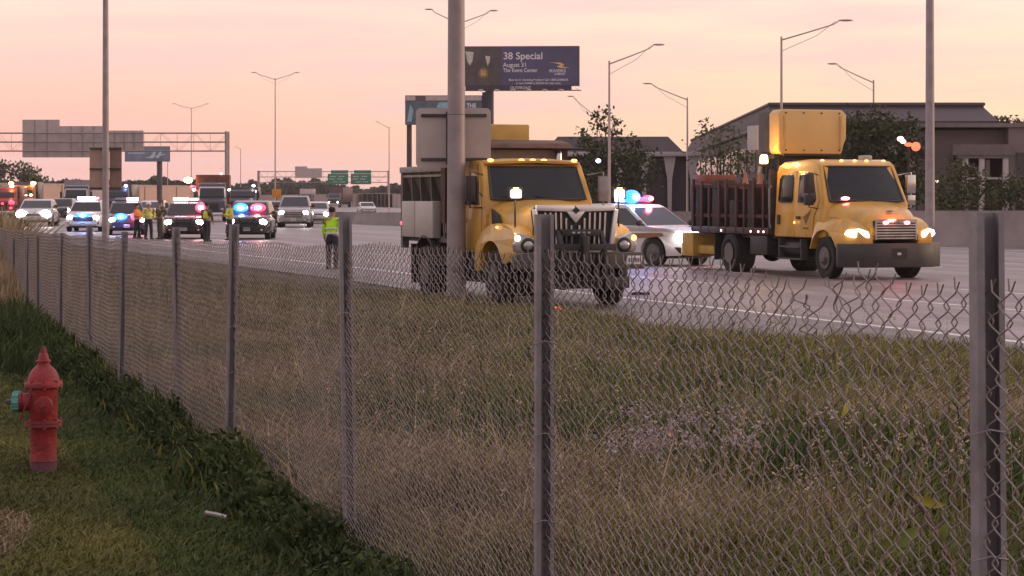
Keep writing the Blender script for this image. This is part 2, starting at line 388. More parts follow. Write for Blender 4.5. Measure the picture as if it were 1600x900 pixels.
# ------------------------------------------------------------------ snow plough dump truck (near)
def plow_truck():
    t = thing('dump_truck', 'yellow snowplow dump truck with chrome grille behind the thick grey light pole', 'truck', (.80, 40.35, ROADZ), R(-70.2)); t.scale = (1, 1.035, 1)
    # frame
    f = MB(); 
    for s in (-1, 1): f.bb(-5.9, 1.0, s * .43 - .05, s * .43 + .05, .72, .98)
    for x in (-5.5, -4.7, -3.5, -2.5, -1, .6): f.bb(x - .06, x + .06, -.4, .4, .76, .94)
    f.bb(-.08, .08, -.9, .9, .46, .60); f.bb(-4.05, -3.85, -.8, .8, .44, .62); f.ell((-3.95, 0, .52), (.28, .28, .26))
    f.bb(-2.6, -1.3, -1.02, -.5, .42, .9); f.bb(-2.6, -1.3, .5, 1.02, .42, .9)
    f.build('chassis', M_blk, t, bevel=.015)
    for s in (-1, 1):
        wheel(t, 0, s * 1.02, .52, .30, s, M_dk); wheel(t, -3.95, s * .96, .52, .56, s, M_dk, dual=True)
    # hood : lofted cross sections narrowing forwards
    secs = []
    for x, w_, zt, zb in ((-.88, .99, 1.93, 1.02), (-.5, .965, 1.92, 1.02), (0, .90, 1.89, 1.05), (.5, .83, 1.85, 1.08), (.82, .79, 1.81, 1.08), (.93, .77, 1.77, 1.08)):
        secs.append([(x, -w_, zb), (x, -w_, zt - .34), (x, -w_ * .975, zt - .2), (x, -w_ * .90, zt - .09), (x, -w_ * .72, zt - .025), (x, -w_ * .3, zt + .02), (x, 0, zt + .03),
                     (x, w_ * .3, zt + .02), (x, w_ * .72, zt - .025), (x, w_ * .90, zt - .09), (x, w_ * .975, zt - .2), (x, w_, zt - .34), (x, w_, zb)])
    h = MB(); h.loft(secs); hood = h.build('hood', M_yel, t, angle=50)
    for s in (-1, 1):                       # side air scoops
        v = MB(); v.prism([(-.62, 1.50), (-.18, 1.50), (-.30, 1.68), (-.64, 1.78)], s * .95, s * 1.0); v.build('air_vent', M_blk, hood, bevel=.01)
    # fenders
    for s in (-1, 1):
        prof = [(1.02, .86), (1.05, 1.05), (1.0, 1.26), (.80, 1.42), (.45, 1.50), (0, 1.52), (-.35, 1.49), (-.62, 1.36), (-.82, 1.12), (-.90, .86), (-.90, .62)] + arc(0, .54, .66, 172, 22, 14) + [(.68, .80)]
        def fn(q, s=s):
            x, y, z = q; a = abs(y)
            if a > 1.0:
                if x > .5: a -= (x - .5) ** 1.4 * .30
                if z > 1.25: a -= (z - 1.25) * .45
            return (x, s * a, z)
        m = MB(); m.prism(prof, .66, 1.23, 'y', fn); m.build('fender', M_yel, t, bevel=.045, seg=3, angle=50)
        # headlamp with bezel
        b = MB(); b.prism([(s * .74, .97), (s * 1.13, 1.02), (s * 1.15, 1.16), (s * 1.05, 1.36), (s * .80, 1.26)], .93, 1.075, 'x'); bz = b.build('headlamp_bezel', mat('satin_silver', (.42, .41, .42), .3, metal=.6), t, bevel=.02)
        hl = MB(); hl.ell((1.07, s * .90, 1.13), (.05, .115, .10)); hl.build('headlight', M_lens, t)
        rg = MB(); rg.lathe([(.118, 1.05), (.14, 1.085), (.118, 1.10)], 24, (0, s * .90, 1.13), 'x'); rg.build('headlight_rim', M_blk, bz)
        ts = MB(); ts.ell((1.06, s * 1.09, 1.26), (.05, .055, .055)); ts.build('turn_lamp', H_amb if s > 0 else lampmat('turn_warm', (1, .68, .34), 7), t)
        sm = MB(); sm.ell((.15, s * 1.155, 1.45), (.06, .02, .025)); sm.build('marker_lamp', H_amb, t)
        # plow lamp on stalk
        st = MB(); st.tube([(.62, s * .98, 1.38), (.62, s * .98, 1.98)], .018, 6); st.bb(.56, .66, s * .98 - .13, s * .98 + .13, 1.97, 2.18)
        pl = st.build('plow_light', M_blk, t, bevel=.01)
        e = MB(); e.bb(.66, .675, s * .98 - .09, s * .98 + .09, 1.99, 2.13); e.build('lit_lens', lampmat('plow_lamp_lit', (1, .84, .70), 14), pl, bevel=.01)
        e = MB(); e.bb(.66, .673, s * .98 - .05, s * .98 + .05, 2.135, 2.175); e.build('amber_lens', H_amb, pl)
    # grille surround (chrome frame with centre notch)
    g = MB(); zt = 1.86; zb = 1.0
    outer = [(-.80, zt - .10), (-.72, zt), (-.10, zt - .02), (0, zt - .02), (.10, zt - .02), (.72, zt), (.80, zt - .10), (.70, zb), (-.70, zb)]
    g.prism(outer, .90, .98, 'x'); fr0 = g.build('grille_shell', M_blk, t, bevel=.02)
    g = MB(); X0, X1 = .98, 1.06
    def bar(a, b, w0, w1):
        a = Vector(a); b = Vector(b); d = (b - a).normalized(); n = Vector((-d.y, d.x))
        g.prism([tuple(a + n * w0), tuple(a - n * w0), tuple(b - n * w1), tuple(b + n * w1)], X0, X1, 'x')
    bar((-.74, zt - .055), (-.02, zt - .075), .05, .055); bar((.74, zt - .055), (.02, zt - .075), .05, .055)
    g.prism([(-.19, zt - .10), (.19, zt - .10), (0, zt - .34)], X0, X1 - .004, 'x')
    for s in (-1, 1): bar((s * .765, zt - .08), (s * .665, zb + .03), .040, .040)
    bar((-.68, zb + .04), (.68, zb + .04), .045, .045)
    gs = g.build('grille_surround', mat('polished_grille', (.78, .74, .74), .3, metal=.55, var=.04), t, bevel=.012)
    sl = MB()
    for s in (-1, 1):
        for k in range(6):
            y0 = s * (.075 + k * .098); top = zt - .14 if k > 1 else zt - .37 + k * .13
            sl.prism([(y0 - .017, top), (y0 + .017, top), (y0 * .95 + .015, zb + .09), (y0 * .95 - .015, zb + .09)], .985, 1.03, 'x')
    sl.build('grille_slats', M_chr, gs)
    bd = MB(); bd.prism([(-.07, zt - .10), (0, zt - .04), (.07, zt - .10), (0, zt - .16)], 1.058, 1.075, 'x'); bd.lathe([(.045, 1.056), (.045, 1.085), (.03, 1.085), (.03, 1.08)], 20, (0, 0, zt - .10), 'x')
    bd.build('grille_badge', M_blk, gs)
    # bumper and plow hitch
    b = MB(); b.prism([(-1.20, .70), (1.20, .70), (1.20, .96), (1.12, 1.0), (-1.12, 1.0), (-1.20, .96)], 1.08, 1.30, 'x'); bp = b.build('bumper', M_dk, t, bevel=.02)
    hc = MB()
    for s in (-1, 1):
        hc.prism([(1.30, .34), (1.52, .34), (1.46, 1.12), (1.26, 1.40), (1.18, 1.38), (1.30, 1.04)], s * .40 - .035, s * .40 + .035)
        hc.prism([(1.30, .40), (1.62, .44), (1.58, .72), (1.30, .80)], s * .20 - .03, s * .20 + .03)
        hc.tube([(1.40, s * .40, 1.10), (1.46, s * .17, .50)], .045, 10)
        hc.bb(1.05, 1.40, s * .78 - .05, s * .78 + .05, .36, .72)
    hc.bb(1.28, 1.46, -.60, .60, 1.04, 1.16); hc.bb(1.20, 1.32, -.36, .36, 1.30, 1.42); hc.bb(1.30, 1.46, -.85, .85, .36, .56)
    hc.tube([(1.40, 0, 1.36), (1.42, 0, .60)], .05, 12); hc.bb(1.30, 1.55, -.05, .05, .5, 1.3)
    hc.tube([(1.5, -.55, .62), (1.56, -.2, .5), (1.56, .2, .5), (1.5, .55, .62)], .022, 6)
    hi = hc.build('plow_hitch', M_blk, t, bevel=.008)
    text('EASY', .085, M_grey, hi, (1.325, -.13, 1.32), (R(90), 0, R(90)), .004) if False else None
    lg = MB()
    for k in range(4): lg.bb(1.322, 1.332, -.17 + k * .095, -.17 + k * .095 + .05, 1.345, 1.38)
    lg.build('hitch_markings', M_grey, hi)
    pn = MB(); pn.bb(1.30, 1.315, -.30, .30, 1.06, 1.13); pn.build('hitch_plate', M_grey, hi)
    vplate(t, 1.305, 1.0, .86)
    # under axle / low skirt
    lw = MB(); lw.bb(.9, 1.08, -.85, .85, .40, .72); lw.build('lower_valance', M_blk, t, bevel=.02)
    # cab
    c = MB(); W_ = 1.06
    side = [(-2.45, .95), (-2.45, 2.52), (-2.36, 2.64), (-2.1, 2.69), (-1.55, 2.70), (-1.30, 2.66), (-1.22, 2.58), (-.86, 1.93), (-.84, .95)]
    def cf(q):
        x, y, z = q; k = 1 - max(0, (z - 1.85)) * .10; return (x, y * k, z)
    c.prism(side, -W_, W_, 'y', cf); cab = c.build('cab', M_yel, t, bevel=.055, seg=3, angle=50)
    # visor / roof cap lip
    v = MB(); v.loft([[(x, -.93, z), (x + .02, -.5, z + .035), (x + .03, 0, z + .045), (x + .02, .5, z + .035), (x, .93, z), (x, .93, z - .03), (x + .02, 0, z + .0), (x, -.93, z - .03)] for x, z in ((-1.5, 2.70), (-1.17, 2.655))])
    v.build('roof_visor', M_yel, cab)
    for k, y in enumerate((-.82, -.22, 0, .22, .82)):
        m = MB(); m.ell((-1.20, y, 2.70), (.05, .06, .03)); m.build('roof_marker_lamp', H_amb, t)
    # windshield (two-part curve)
    def ws_pt(y, u):  # u 0 bottom 1 top
        x = -.86 + (-1.24 + .86) * u; z = 1.96 + (2.575 - 1.96) * u; bow = .10 * (1 - (y / .95) ** 2) * 1.0
        return (x + bow + .012, y * (1 - .10 * max(0, z - 1.85)), z)
    s_ = MB(); n = 12; ys = [-.93 + 1.86 * k / n for k in range(n + 1)]
    vs = [ws_pt(y, u) for u in (0, .5, 1) for y in ys] + [(p[0] - .08, p[1], p[2]) for p in [ws_pt(y, u) for u in (0, .5, 1) for y in ys]]
    m_ = len(ys); fs = []
    for a in range(2):
        for k in range(n): fs += [(a * m_ + k, a * m_ + k + 1, (a + 1) * m_ + k + 1, (a + 1) * m_ + k), (3 * m_ + a * m_ + k, 3 * m_ + (a + 1) * m_ + k, 3 * m_ + (a + 1) * m_ + k + 1, 3 * m_ + a * m_ + k + 1)]
    for k in range(n): fs += [(k, 3 * m_ + k, 3 * m_ + k + 1, k + 1), (2 * m_ + k, 2 * m_ + k + 1, 5 * m_ + k + 1, 5 * m_ + k)]
    for a in range(2):
        fs += [(a * m_, (a + 1) * m_, (a + 4) * m_, (a + 3) * m_), (a * m_ + n, (a + 3) * m_ + n, (a + 4) * m_ + n, (a + 1) * m_ + n)]
    s_._add(vs, fs); wsh = s_.build('windshield', M_glass2, cab)
    fr = MB(); pts = [ws_pt(y, 0) for y in ys] + [ws_pt(.93, .5)] + [ws_pt(y, 1) for y in reversed(ys)] + [ws_pt(-.93, .5)] + [ws_pt(-.93, 0)]
    fr.tube(pts, .022, 6); fr.build('windshield_seal', M_plast, wsh)
    wp = MB(); wp.tube([(-.72, -.2, 1.99), (-.80, -.75, 2.03)], .012, 5); wp.tube([(-.70, .3, 1.99), (-.76, -.1, 2.04)], .012, 5); wp.build('wiper', M_plast, cab)
    for s in (-1, 1):
        d = MB(); d.prism([(-2.28, 1.0), (-2.28, 2.50), (-1.36, 2.50), (-1.02, 1.92), (-.98, 1.0)], s * 1.055, s * 1.075, 'y', lambda q: (q[0], q[1] * (1 - max(0, (q[2] - 1.85)) * .10), q[2]))
        dr = d.build('door', M_yel, cab, bevel=.008)
        g_ = MB(); g_.prism([(-2.16, 1.86), (-2.16, 2.40), (-1.42, 2.40), (-1.10, 1.86)], s * 1.06, s * 1.085, 'y', lambda q: (q[0], q[1] * (1 - max(0, (q[2] - 1.85)) * .10), q[2]))
        g_.build('window', M_glass, dr, bevel=.01)
        hd = MB(); hd.bb(-2.16, -1.98, s * 1.075, s * 1.10, 1.52, 1.58); hd.build('handle', M_blk, dr)
        mr = MB(); mr.bb(-.98, -.90, s * 1.30 - .09, s * 1.30 + .09, 1.92, 2.40); mr.tube([(-1.05, s * 1.02, 2.42), (-.94, s * 1.30, 2.48), (-.94, s * 1.30, 1.80), (-1.02, s * 1.06, 1.80)], .018, 6)
        mr.build('mirror', M_blk if s < 0 else M_galv, t, bevel=.02)
        sp = MB(); sp.bb(-1.9, -1.2, s * 1.0 - .12, s * 1.0 + .12, .40, .45); sp.bb(-1.9, -1.2, s * 1.02 - .10, s * 1.02 + .10, .66, .71); sp.bb(-1.93, -1.88, s * 1.0 - .1, s * 1.0 + .1, .4, .95); sp.bb(-1.22, -1.17, s * 1.0 - .1, s * 1.0 + .1, .4, .95)
        sp.build('cab_step', M_dk, t)
    ex = MB(); ex.tube([(-2.58, 1.02, .9), (-2.58, 1.02, 1.6)], .07, 12); ex.tube([(-2.58, 1.02, 1.6), (-2.58, 1.02, 2.55)], .12, 16); ex.tube([(-2.58, 1.02, 2.55), (-2.58, 1.02, 2.85), (-2.66, 1.02, 2.98)], .07, 12)
    ex.build('exhaust_stack', M_chr, t)
    # dump body
    M_db = mat('dump_body_grey', (.105, .095, .088), .6, var=.3, scale=1.5, bump=.2, bscale=10)
    d = MB()
    d.bb(-5.65, -2.85, -1.1, 1.1, 1.10, 1.22)
    for s in (-1, 1):
        d.prism([(s * .72, 1.22), (s * .76, 1.22), (s * 1.20, 2.52), (s * 1.16, 2.52)], -5.6, -2.9, 'x')
        for x in (-5.55, -5.0, -4.4, -3.7, -3.0): d.prism([(s * .76, 1.2), (s * 1.15, 1.2), (s * 1.21, 2.5), (s * 1.17, 2.5)], x - .035, x + .035, 'x')
        d.bb(-5.68, -5.54, s * 1.09, s * 1.22, .95, 2.62)
    d.bb(-5.68, -5.62, -1.1, 1.1, 1.1, 2.45)
    d.prism([(-1.16, 1.3), (1.16, 1.3), (1.20, 3.05), (-1.20, 3.05)], -2.90, -2.82, 'x')
    db = d.build('dump_body', M_db, t)
    for s in (-1, 1):
        r_ = MB(); r_.bb(-5.68, -2.9, s * 1.14, s * 1.25, 2.50, 2.62); r_.bb(-5.68, -2.9, s * 1.12, s * 1.21, 2.40, 2.45); r_.build('top_rail', mat('worn_rail', (.30, .25, .22), .6, var=.2), db, bevel=.01)
        tk = MB(); tk.bb(-5.5, -4.62, s * 1.08, s * 1.26, 1.18, 1.92); tk.bb(-4.58, -3.4, s * 1.08, s * 1.26, 1.18, 1.92); tk.build('brine_tank', mat('white_tank', (.46, .42, .40), .5, var=.06), t, bevel=.03)
        fl = MB(); fl.prism(arc(-3.95, .52, .72, 10, 170, 12) + arc(-3.95, .52, .69, 170, 10, 12), s * .68, s * 1.26); fl.build('rear_fender', M_dk, t)
        mf = MB(); mf.bb(-4.90, -4.86, s * .7, s * 1.24, .25, 1.05); mf.build('mud_flap', M_rub, t)
        tl = MB(); tl.ell((-5.6, s * 1.235, 1.46), (.05, .02, .04)); tl.build('side_marker_lamp', H_reds, t)
    cabl = MB(); cabl.tube([(-.9, -1.0, 1.95), (-1.1, -1.09, 2.1), (-1.25, -1.05, 2.62)], .012, 5); cabl.build('pillar_seam', M_plast, cab)
    hb = MB(); hb.bb(-2.82, -2.80, -1.14, 1.14, 1.6, 2.93); hb.build('headboard_panel', mat('headboard_grey', (.40, .34, .31), .6, var=.14, scale=1.2), db)
    cs = MB(); cs.prism([(-2.95, 2.95), (-2.95, 3.14), (-2.45, 3.06), (-2.35, 2.96)], -1.24, 1.24); cs.build('roll_tarp', mat('brown_tarp', (.13, .075, .055), .8, var=.25, scale=4), db, bevel=.03)
    ps = MB(); ps.bb(-2.9, -2.66, 1.12, 1.24, 1.5, 3.0); ps.bb(-2.9, -2.66, -1.24, -1.12, 1.5, 3.0); ps.build('tarp_post', M_red, db)
    bx = MB(); bx.bb(-4.4, -3.1, -1.05, .62, 2.75, 3.45); bx.build('spreader_hopper', mat('ochre_hopper', (.52, .31, .07), .5, var=.12), db, bevel=.03)
    wk = MB(); wk.tube([(-2.6, 1.2, 2.95), (-2.4, 1.75, 2.95), (-2.4, 1.75, 2.75)], .02, 6); wk.ell((-2.4, 1.75, 2.72), (.06, .09, .06)); wb = wk.build('work_lamp_bracket', M_blk, t)
    wl = MB(); wl.ell((-2.34, 1.75, 2.72), (.02, .05, .04)); wl.build('lit_lens', lampmat('violet_lamp', (.55, .5, 1), 9), wb)
    lamp('POINT', t, (.75, -.98, 2.06), 6, (1, .8, .6), .1); lamp('POINT', t, (.75, .98, 2.06), 6, (1, .8, .6), .1)
    return t
plow_truck()

# ------------------------------------------------------------------ attenuator / stake-bed truck
def stake_truck():
    t = thing('stake_bed_truck', 'yellow crew-cab stake-bed truck with raised yellow board over the cab and lit headlights', 'truck', (8.84, 53.9, ROADZ), R(-70)); t.scale = (1, 1.04, 1)
    f = MB()
    for s in (-1, 1): f.bb(-7.2, 1.0, s * .43 - .05, s * .43 + .05, .72, .98)
    f.bb(-.08, .08, -.9, .9, .46, .6); f.bb(-5.35, -5.15, -.8, .8, .44, .62); f.ell((-5.25, 0, .52), (.28, .28, .26))
    for x in (-6.5, -4, -2.5): f.bb(x - .06, x + .06, -.4, .4, .76, .94)
    f.build('chassis', M_blk, t, bevel=.015)
    for s in (-1, 1):
        wheel(t, 0, s * 1.04, .51, .30, s); wheel(t, -5.25, s * .98, .51, .56, s, dual=True)
        tk = MB(); tk.tube([(-2.6, s * .86, .70), (-1.3, s * .86, .70)], .24, 18); tk.build('fuel_tank', M_dk if s > 0 else M_blk, t, bevel=.01)
        sp = MB(); sp.bb(-2.5, -1.2, s * 1.12 - .1, s * 1.12 + .1, .42, .46); sp.bb(-2.4, -1.3, s * 1.1 - .1, s * 1.1 + .1, .72, .76)
        for x in (-2.45, -1.25): sp.bb(x - .02, x + .02, s * 1.1 - .09, s * 1.1 + .09, .42, .95)
        sp.build('cab_step', M_dk, t)
    # cab with rear door
    c = MB(); side = [(-2.85, .98), (-2.86, 2.60), (-2.78, 2.80), (-2.5, 2.90), (-1.2, 2.95), (-.78, 2.90), (-.60, 2.80), (-.10, 1.86), (-.06, .98)]
    def cf(q): x, y, z = q; k = 1 - max(0, (z - 1.75)) * .085; return (x, y * k, z)
    c.prism(side, -1.13, 1.13, 'y', cf); cab = c.build('cab', M_yel2, t, bevel=.075, seg=4, angle=50)
    # hood
    secs = []
    for x, w_, zt, zb in ((-.12, 1.08, 1.90, 1.0), (.2, 1.02, 1.84, 1.0), (.6, .90, 1.74, 1.0), (.95, .76, 1.62, .98), (1.18, .66, 1.50, .96), (1.27, .62, 1.40, .96)):
        secs.append([(x, -w_, zb), (x, -w_, zt - .38), (x, -w_ * .965, zt - .2), (x, -w_ * .86, zt - .08), (x, -w_ * .62, zt - .01), (x, -w_ * .3, zt + .02), (x, 0, zt + .03),
                     (x, w_ * .3, zt + .02), (x, w_ * .62, zt - .01), (x, w_ * .86, zt - .08), (x, w_ * .965, zt - .2), (x, w_, zt - .38), (x, w_, zb)])
    h = MB(); h.loft(secs); h.build('hood', M_yel2, t, angle=60)
    for s in (-1, 1):
        prof = [(1.30, .84), (1.31, 1.02), (1.22, 1.22), (1.02, 1.36), (.70, 1.46), (.30, 1.52), (-.05, 1.56), (-.12, 1.5), (-.12, .66)] + arc(0, .56, .66, 168, 20, 12)[1:] + [(.70, .80)]
        prof = [(1.30, .84), (1.31, 1.02), (1.22, 1.22), (1.02, 1.36), (.70, 1.46), (.30, 1.52), (-.25, 1.55), (-.62, 1.50), (-.66, .72)] + arc(0, .56, .64, 165, 20, 14) + [(.70, .80)]
        def fn(q, s=s):
            x, y, z = q; a = abs(y)
            if a > 1.0:
                if x > .35: a -= (x - .35) ** 1.5 * .30
                if z > 1.15: a -= (z - 1.15) * .50
            return (x, s * a, z)
        m = MB(); m.prism(prof, .60, 1.25, 'y', fn); m.build('fender', M_yel2, t, bevel=.06, seg=3, angle=60)
        hl = MB(); hl.prism([(s * .70, 1.02), (s * .72, 1.16), (s * .92, 1.24), (s * 1.10, 1.20), (s * 1.15, 1.10), (s * 1.02, 1.02)], 1.10, 1.345, 'x', lambda q: (q[0] - max(0, abs(q[1]) - .7) * .42, q[1], q[2]))
        hl.build('headlight', lampmat('headlamp_orange_white', (1, .78, .52), 5), t, bevel=.02)
    g = MB(); g.prism([(-.52, .96), (-.58, 1.42), (-.48, 1.46), (.48, 1.46), (.58, 1.42), (.52, .96)], 1.24, 1.30, 'x'); gs = g.build('grille', M_blk, t, bevel=.015)
    g = MB()
    for k in range(7): z = 1.005 + k * .066; g.bb(1.30, 1.335, -.50 - k * .006, .50 + k * .006, z - .017, z + .017)
    for s in (-1, 1): g.bb(1.29, 1.34, s * .53 - .02, s * .53 + .02, .97, 1.44)
    g.bb(1.29, 1.34, -.55, .55, 1.425, 1.465); g.build('grille_slats', M_chr, gs)
    for s in (-1, 1):
        r_ = MB(); r_.ell((1.35, s * .28, 1.38), (.03, .075, .045)); r_.build('lamp_glow_dome', H_red, t)
    lamp('POINT', t, (1.55, 0, 1.5), 16, (1, .15, .12), .1)
    em = MB(); em.ell((1.02, 0, 1.66), (.05, .10, .015)); em.build('hood_emblem', M_blk, t)
    # heavy bumper
    b = MB(); b.prism([(1.36, -.9), (1.45, -.5), (1.45, .5), (1.36, .9), (1.02, 1.36), (.90, 1.36), (.90, 1.24), (1.2, .8), (1.2, -.8), (.90, -1.24), (.90, -1.36), (1.02, -1.36)], .30, .88, 'z'); bp = b.build('bumper', mat('black_bumper', (.05, .045, .045), .5, var=.2), t, bevel=.03)
    tw = MB(); tw.bb(1.448, 1.47, -.04, .06, .60, .66); tw.build('tow_hook', M_wht, bp)
    pw = MB(); pw.bb(1.45, 1.456, -.18, .22, .50, .76); pw.build('bumper_slot', M_blk, bp)
    # windshield
    def ws_pt(y, u): 
        x = -.10 - .52 * u; z = 1.90 + .86 * u; bow = .13 * (1 - (y / 1.02) ** 2); return (x + bow + .005, y * (1 - .085 * max(0, z - 1.75)), z)
    n = 12; ys = [-1.0 + 2.0 * k / n for k in range(n + 1)]; us = (0, .33, .66, 1)
    base = [ws_pt(y, u) for u in us for y in ys]; m_ = len(ys); K = len(base); vs = base + [(p[0] - .1, p[1], p[2]) for p in base]; fs = []
    for a in range(3):
        for k in range(n): q = (a * m_ + k, a * m_ + k + 1, (a + 1) * m_ + k + 1, (a + 1) * m_ + k); fs += [q, tuple(i + K for i in reversed(q))]
        fs += [(a * m_, (a + 1) * m_, (a + 1) * m_ + K, a * m_ + K), (a * m_ + n, a * m_ + n + K, (a + 1) * m_ + n + K, (a + 1) * m_ + n)]
    for k in range(n): fs += [(k, k + K, k + 1 + K, k + 1), (3 * m_ + k, 3 * m_ + k + 1, 3 * m_ + k + 1 + K, 3 * m_ + k + K)]
    s_ = MB(); s_._add(vs, fs); wsh = s_.build('windshield', M_glass2, cab)
    fr = MB(); fr.tube([ws_pt(y, 0) for y in ys] + [ws_pt(1.0, .5)] + [ws_pt(y, 1) for y in reversed(ys)] + [ws_pt(-1.0, .5), ws_pt(-1.0, 0)], .03, 6); fr.build('windshield_seal', M_plast, wsh)
    wp = MB(); wp.tube([(.06, .1, 1.93), (-.0, .75, 1.98)], .014, 5); wp.tube([(.08, -.6, 1.93), (.06, 0, 1.97)], .014, 5); wp.build('wiper', M_plast, cab)
    ds = MB(); ds.ell((-.02, -.62, 1.97), (.06, .11, .035)); ds.build('dash_strobe', lampmat('pink_strobe', (1, .3, .3), 14), cab)
    for y in (-.85, -.35, 0, .35, .85):
        m = MB(); m.ell((-.72 - .1 * abs(y), y * .98, 2.915), (.05, .055, .03)); m.build('roof_marker_lamp', lampmat('roof_marker_dim', (1, .62, .28), 1.2), t)
    for s in (-1, 1):
        tap = lambda q: (q[0], q[1] * (1 - max(0, (q[2] - 1.75)) * .085), q[2])
        d = MB(); d.prism([(-1.62, 1.0), (-1.62, 2.66), (-.74, 2.66), (-.38, 1.9), (-.66, 1.5), (-.72, 1.0)], s * 1.128, s * 1.146, 'y', tap); dr = d.build('door', M_yel2, cab, bevel=.008)
        g_ = MB(); g_.prism([(-1.52, 1.86), (-1.54, 2.52), (-1.46, 2.60), (-.84, 2.60), (-.56, 1.96), (-.62, 1.86)], s * 1.14, s * 1.155, 'y', tap); g_.build('window', M_glass2, dr, bevel=.02)
        hd = MB(); hd.bb(-1.56, -1.38, s * 1.14, s * 1.17, 1.45, 1.52); hd.build('handle', M_blk, dr)
        em = MB(); em.prism([(-1.2, 1.5), (-.9, 1.62), (-.78, 1.72), (-.92, 1.52), (-1.05, 1.3)], s * 1.147, s * 1.15); em.bb(-1.22, -.92, s * 1.146, s * 1.15, 1.20, 1.24); em.build('door_emblem', mat('emblem_brown', (.16, .09, .03), .6), dr)
        d = MB(); d.prism([(-2.72, 1.0), (-2.72, 2.62), (-1.72, 2.66), (-1.72, 1.0)], s * 1.128, s * 1.146, 'y', tap); dr2 = d.build('rear_door', M_yel2, cab, bevel=.008)
        g_ = MB(); g_.prism([(-2.60, 1.92), (-2.60, 2.46), (-2.50, 2.56), (-1.90, 2.58), (-1.84, 2.5), (-1.84, 1.92), (-1.92, 1.86), (-2.52, 1.86)], s * 1.14, s * 1.155, 'y', tap); g_.build('window', M_glass2, dr2, bevel=.02)
        hd = MB(); hd.bb(-2.62, -2.50, s * 1.14, s * 1.165, 1.30, 1.55); hd.build('handle', M_blk, dr2)
        ml = MB(); ml.ell((-1.66, s * 1.16, 1.36), (.03, .02, .035)); ml.build('marker_lamp', H_amb, t)
        mr = MB(); mr.tube([(-.55, s * 1.08, 2.55), (-.42, s * 1.38, 2.62), (-.42, s * 1.38, 1.75), (-.5, s * 1.12, 1.72)], .018, 6); mr.bb(-.50, -.38, s * 1.38 - .11, s * 1.38 + .11, 2.1, 2.56); mr.bb(-.50, -.38, s * 1.38 - .10, s * 1.38 + .10, 1.80, 2.05)
        mr.build('mirror', M_chr if s > 0 else M_blk, t, bevel=.02)
    gr = MB(); gr.tube([(-2.92, -1.18, 1.2), (-2.92, -1.22, 1.35), (-2.92, -1.22, 2.2), (-2.92, -1.16, 2.3)], .02, 6); gr.build('grab_rail', M_galv, t)
    # deck + stakes
    dk = MB(); dk.bb(-7.75, -3.0, -1.22, 1.22, 1.03, 1.20); dk.bb(-7.75, -3.0, -1.0, 1.0, .92, 1.03); deck = dk.build('bed_deck', mat('deck_brown', (.055, .035, .032), .6, var=.3, scale=3), t, bevel=.01)
    hb = MB(); hb.bb(-3.06, -2.98, -1.15, 1.15, 1.2, 2.62)
    for y in (-1.12, 0, 1.12): hb.bb(-3.1, -2.96, y - .05, y + .05, 1.2, 2.72)
    hb.build('bed_headboard', M_dk, deck)
    for s in (-1, 1):
        for k in range(9):
            x = -7.65 + k * .54 + .05 * math.sin(k * 2.7); tl = MB(); tl.bb(x - .05, x + .05, s * 1.2 - .02, s * 1.2 + .03, 1.05, 2.40 + .12 * math.sin(k * 1.9 + 1))
            tl.build('stake', M_red, deck, bevel=.005)
        rl = MB()
        for z in (1.50, 2.30): rl.bb(-7.73, -3.1, s * 1.17 - .015, s * 1.17 + .012, z - .045, z + .045)
        rl.build('stake_rail', M_red, deck)
        ml = MB()
        for x in (-3.25, -3.55, -4.0, -5.8): ml.ell((x, s * 1.225, 1.10), (.04, .015, .03))
        ml.build('side_marker_lamp', lampmat('pink_marker', (1, .45, .40), 5), deck)
    tg = MB(); tg.bb(-7.78, -7.72, -1.2, 1.2, 1.2, 2.35); tg.build('tailgate', M_red, deck)
    bn = MB(); bn.bb(-7.7, -7.0, -1.15, -.2, 2.38, 2.62); bn.build('faded_red_box', mat('faded_red', (.26, .075, .055), .6), deck, bevel=.02)
    eq = MB(); random.seed(5)
    for k in range(12):
        x = -7.4 + k * .36; y = -.95 + (k % 3) * .35; eq.bb(x - .17, x + .17, y - .22, y + .3, 1.2, 1.9 + random.random() * .6)
    eq.build('cargo', mat('cargo_dark', (.045, .036, .034), .8, var=.5, scale=2), deck, bevel=.02)
    for (x, y, z) in ((-5.0, -.9, 2.25), (-4.35, -.8, 2.25)):
        cn = MB(); cn.lathe([(.16, z - .02), (.16, z), (.10, z + .02), (.085, z + .12), (.03, z + .42)], 14, (x, y, 0))
        cn.build('traffic_cone', mat('cone_pale', (.36, .17, .13), .6, var=.2), deck)
    # raised attenuator board behind the cab
    bd = MB(); y1 = .95; z0, z1 = 3.12, 4.28
    bd.prism([(-y1 + .05, z0), (y1 - .14, z0), (y1 - .06, z0 + .28), (y1, z0 + .42), (y1, z1 - .12), (y1 - .12, z1), (-y1 + .10, z1), (-y1, z1 - .10), (-y1, z0 + .1)], -3.50, -2.95, 'x')
    bo = bd.build('raised_board', mat('board_yellow', (.70, .45, .17), .5, var=.07, scale=.8, bump=.1, bscale=3), t, bevel=.035, seg=3)
    bf = MB()
    for s in (-1, 1):
        bf.bb(-2.948, -2.925, s * (y1 - .16) - .02, s * (y1 - .16) + .02, z0 + .12, z1 - .16)
    bf.build('board_rib', mat('board_rib', (.60, .37, .13), .5), bo)
    for yy in (-.75, -.25, .25, .75):
        for zz in (z0 + .10, z1 - .09):
            bt = MB(); bt.lathe([(.022, -2.955), (.022, -2.925), (.012, -2.92)], 6, (0, yy, zz), 'x'); bt.build('bolt', M_dk, bo)
    hg = MB(); hg.tube([(-2.98, -.8, z0 - .03), (-2.98, .8, z0 - .03)], .035, 8); hg.build('hinge', M_blk, bo)
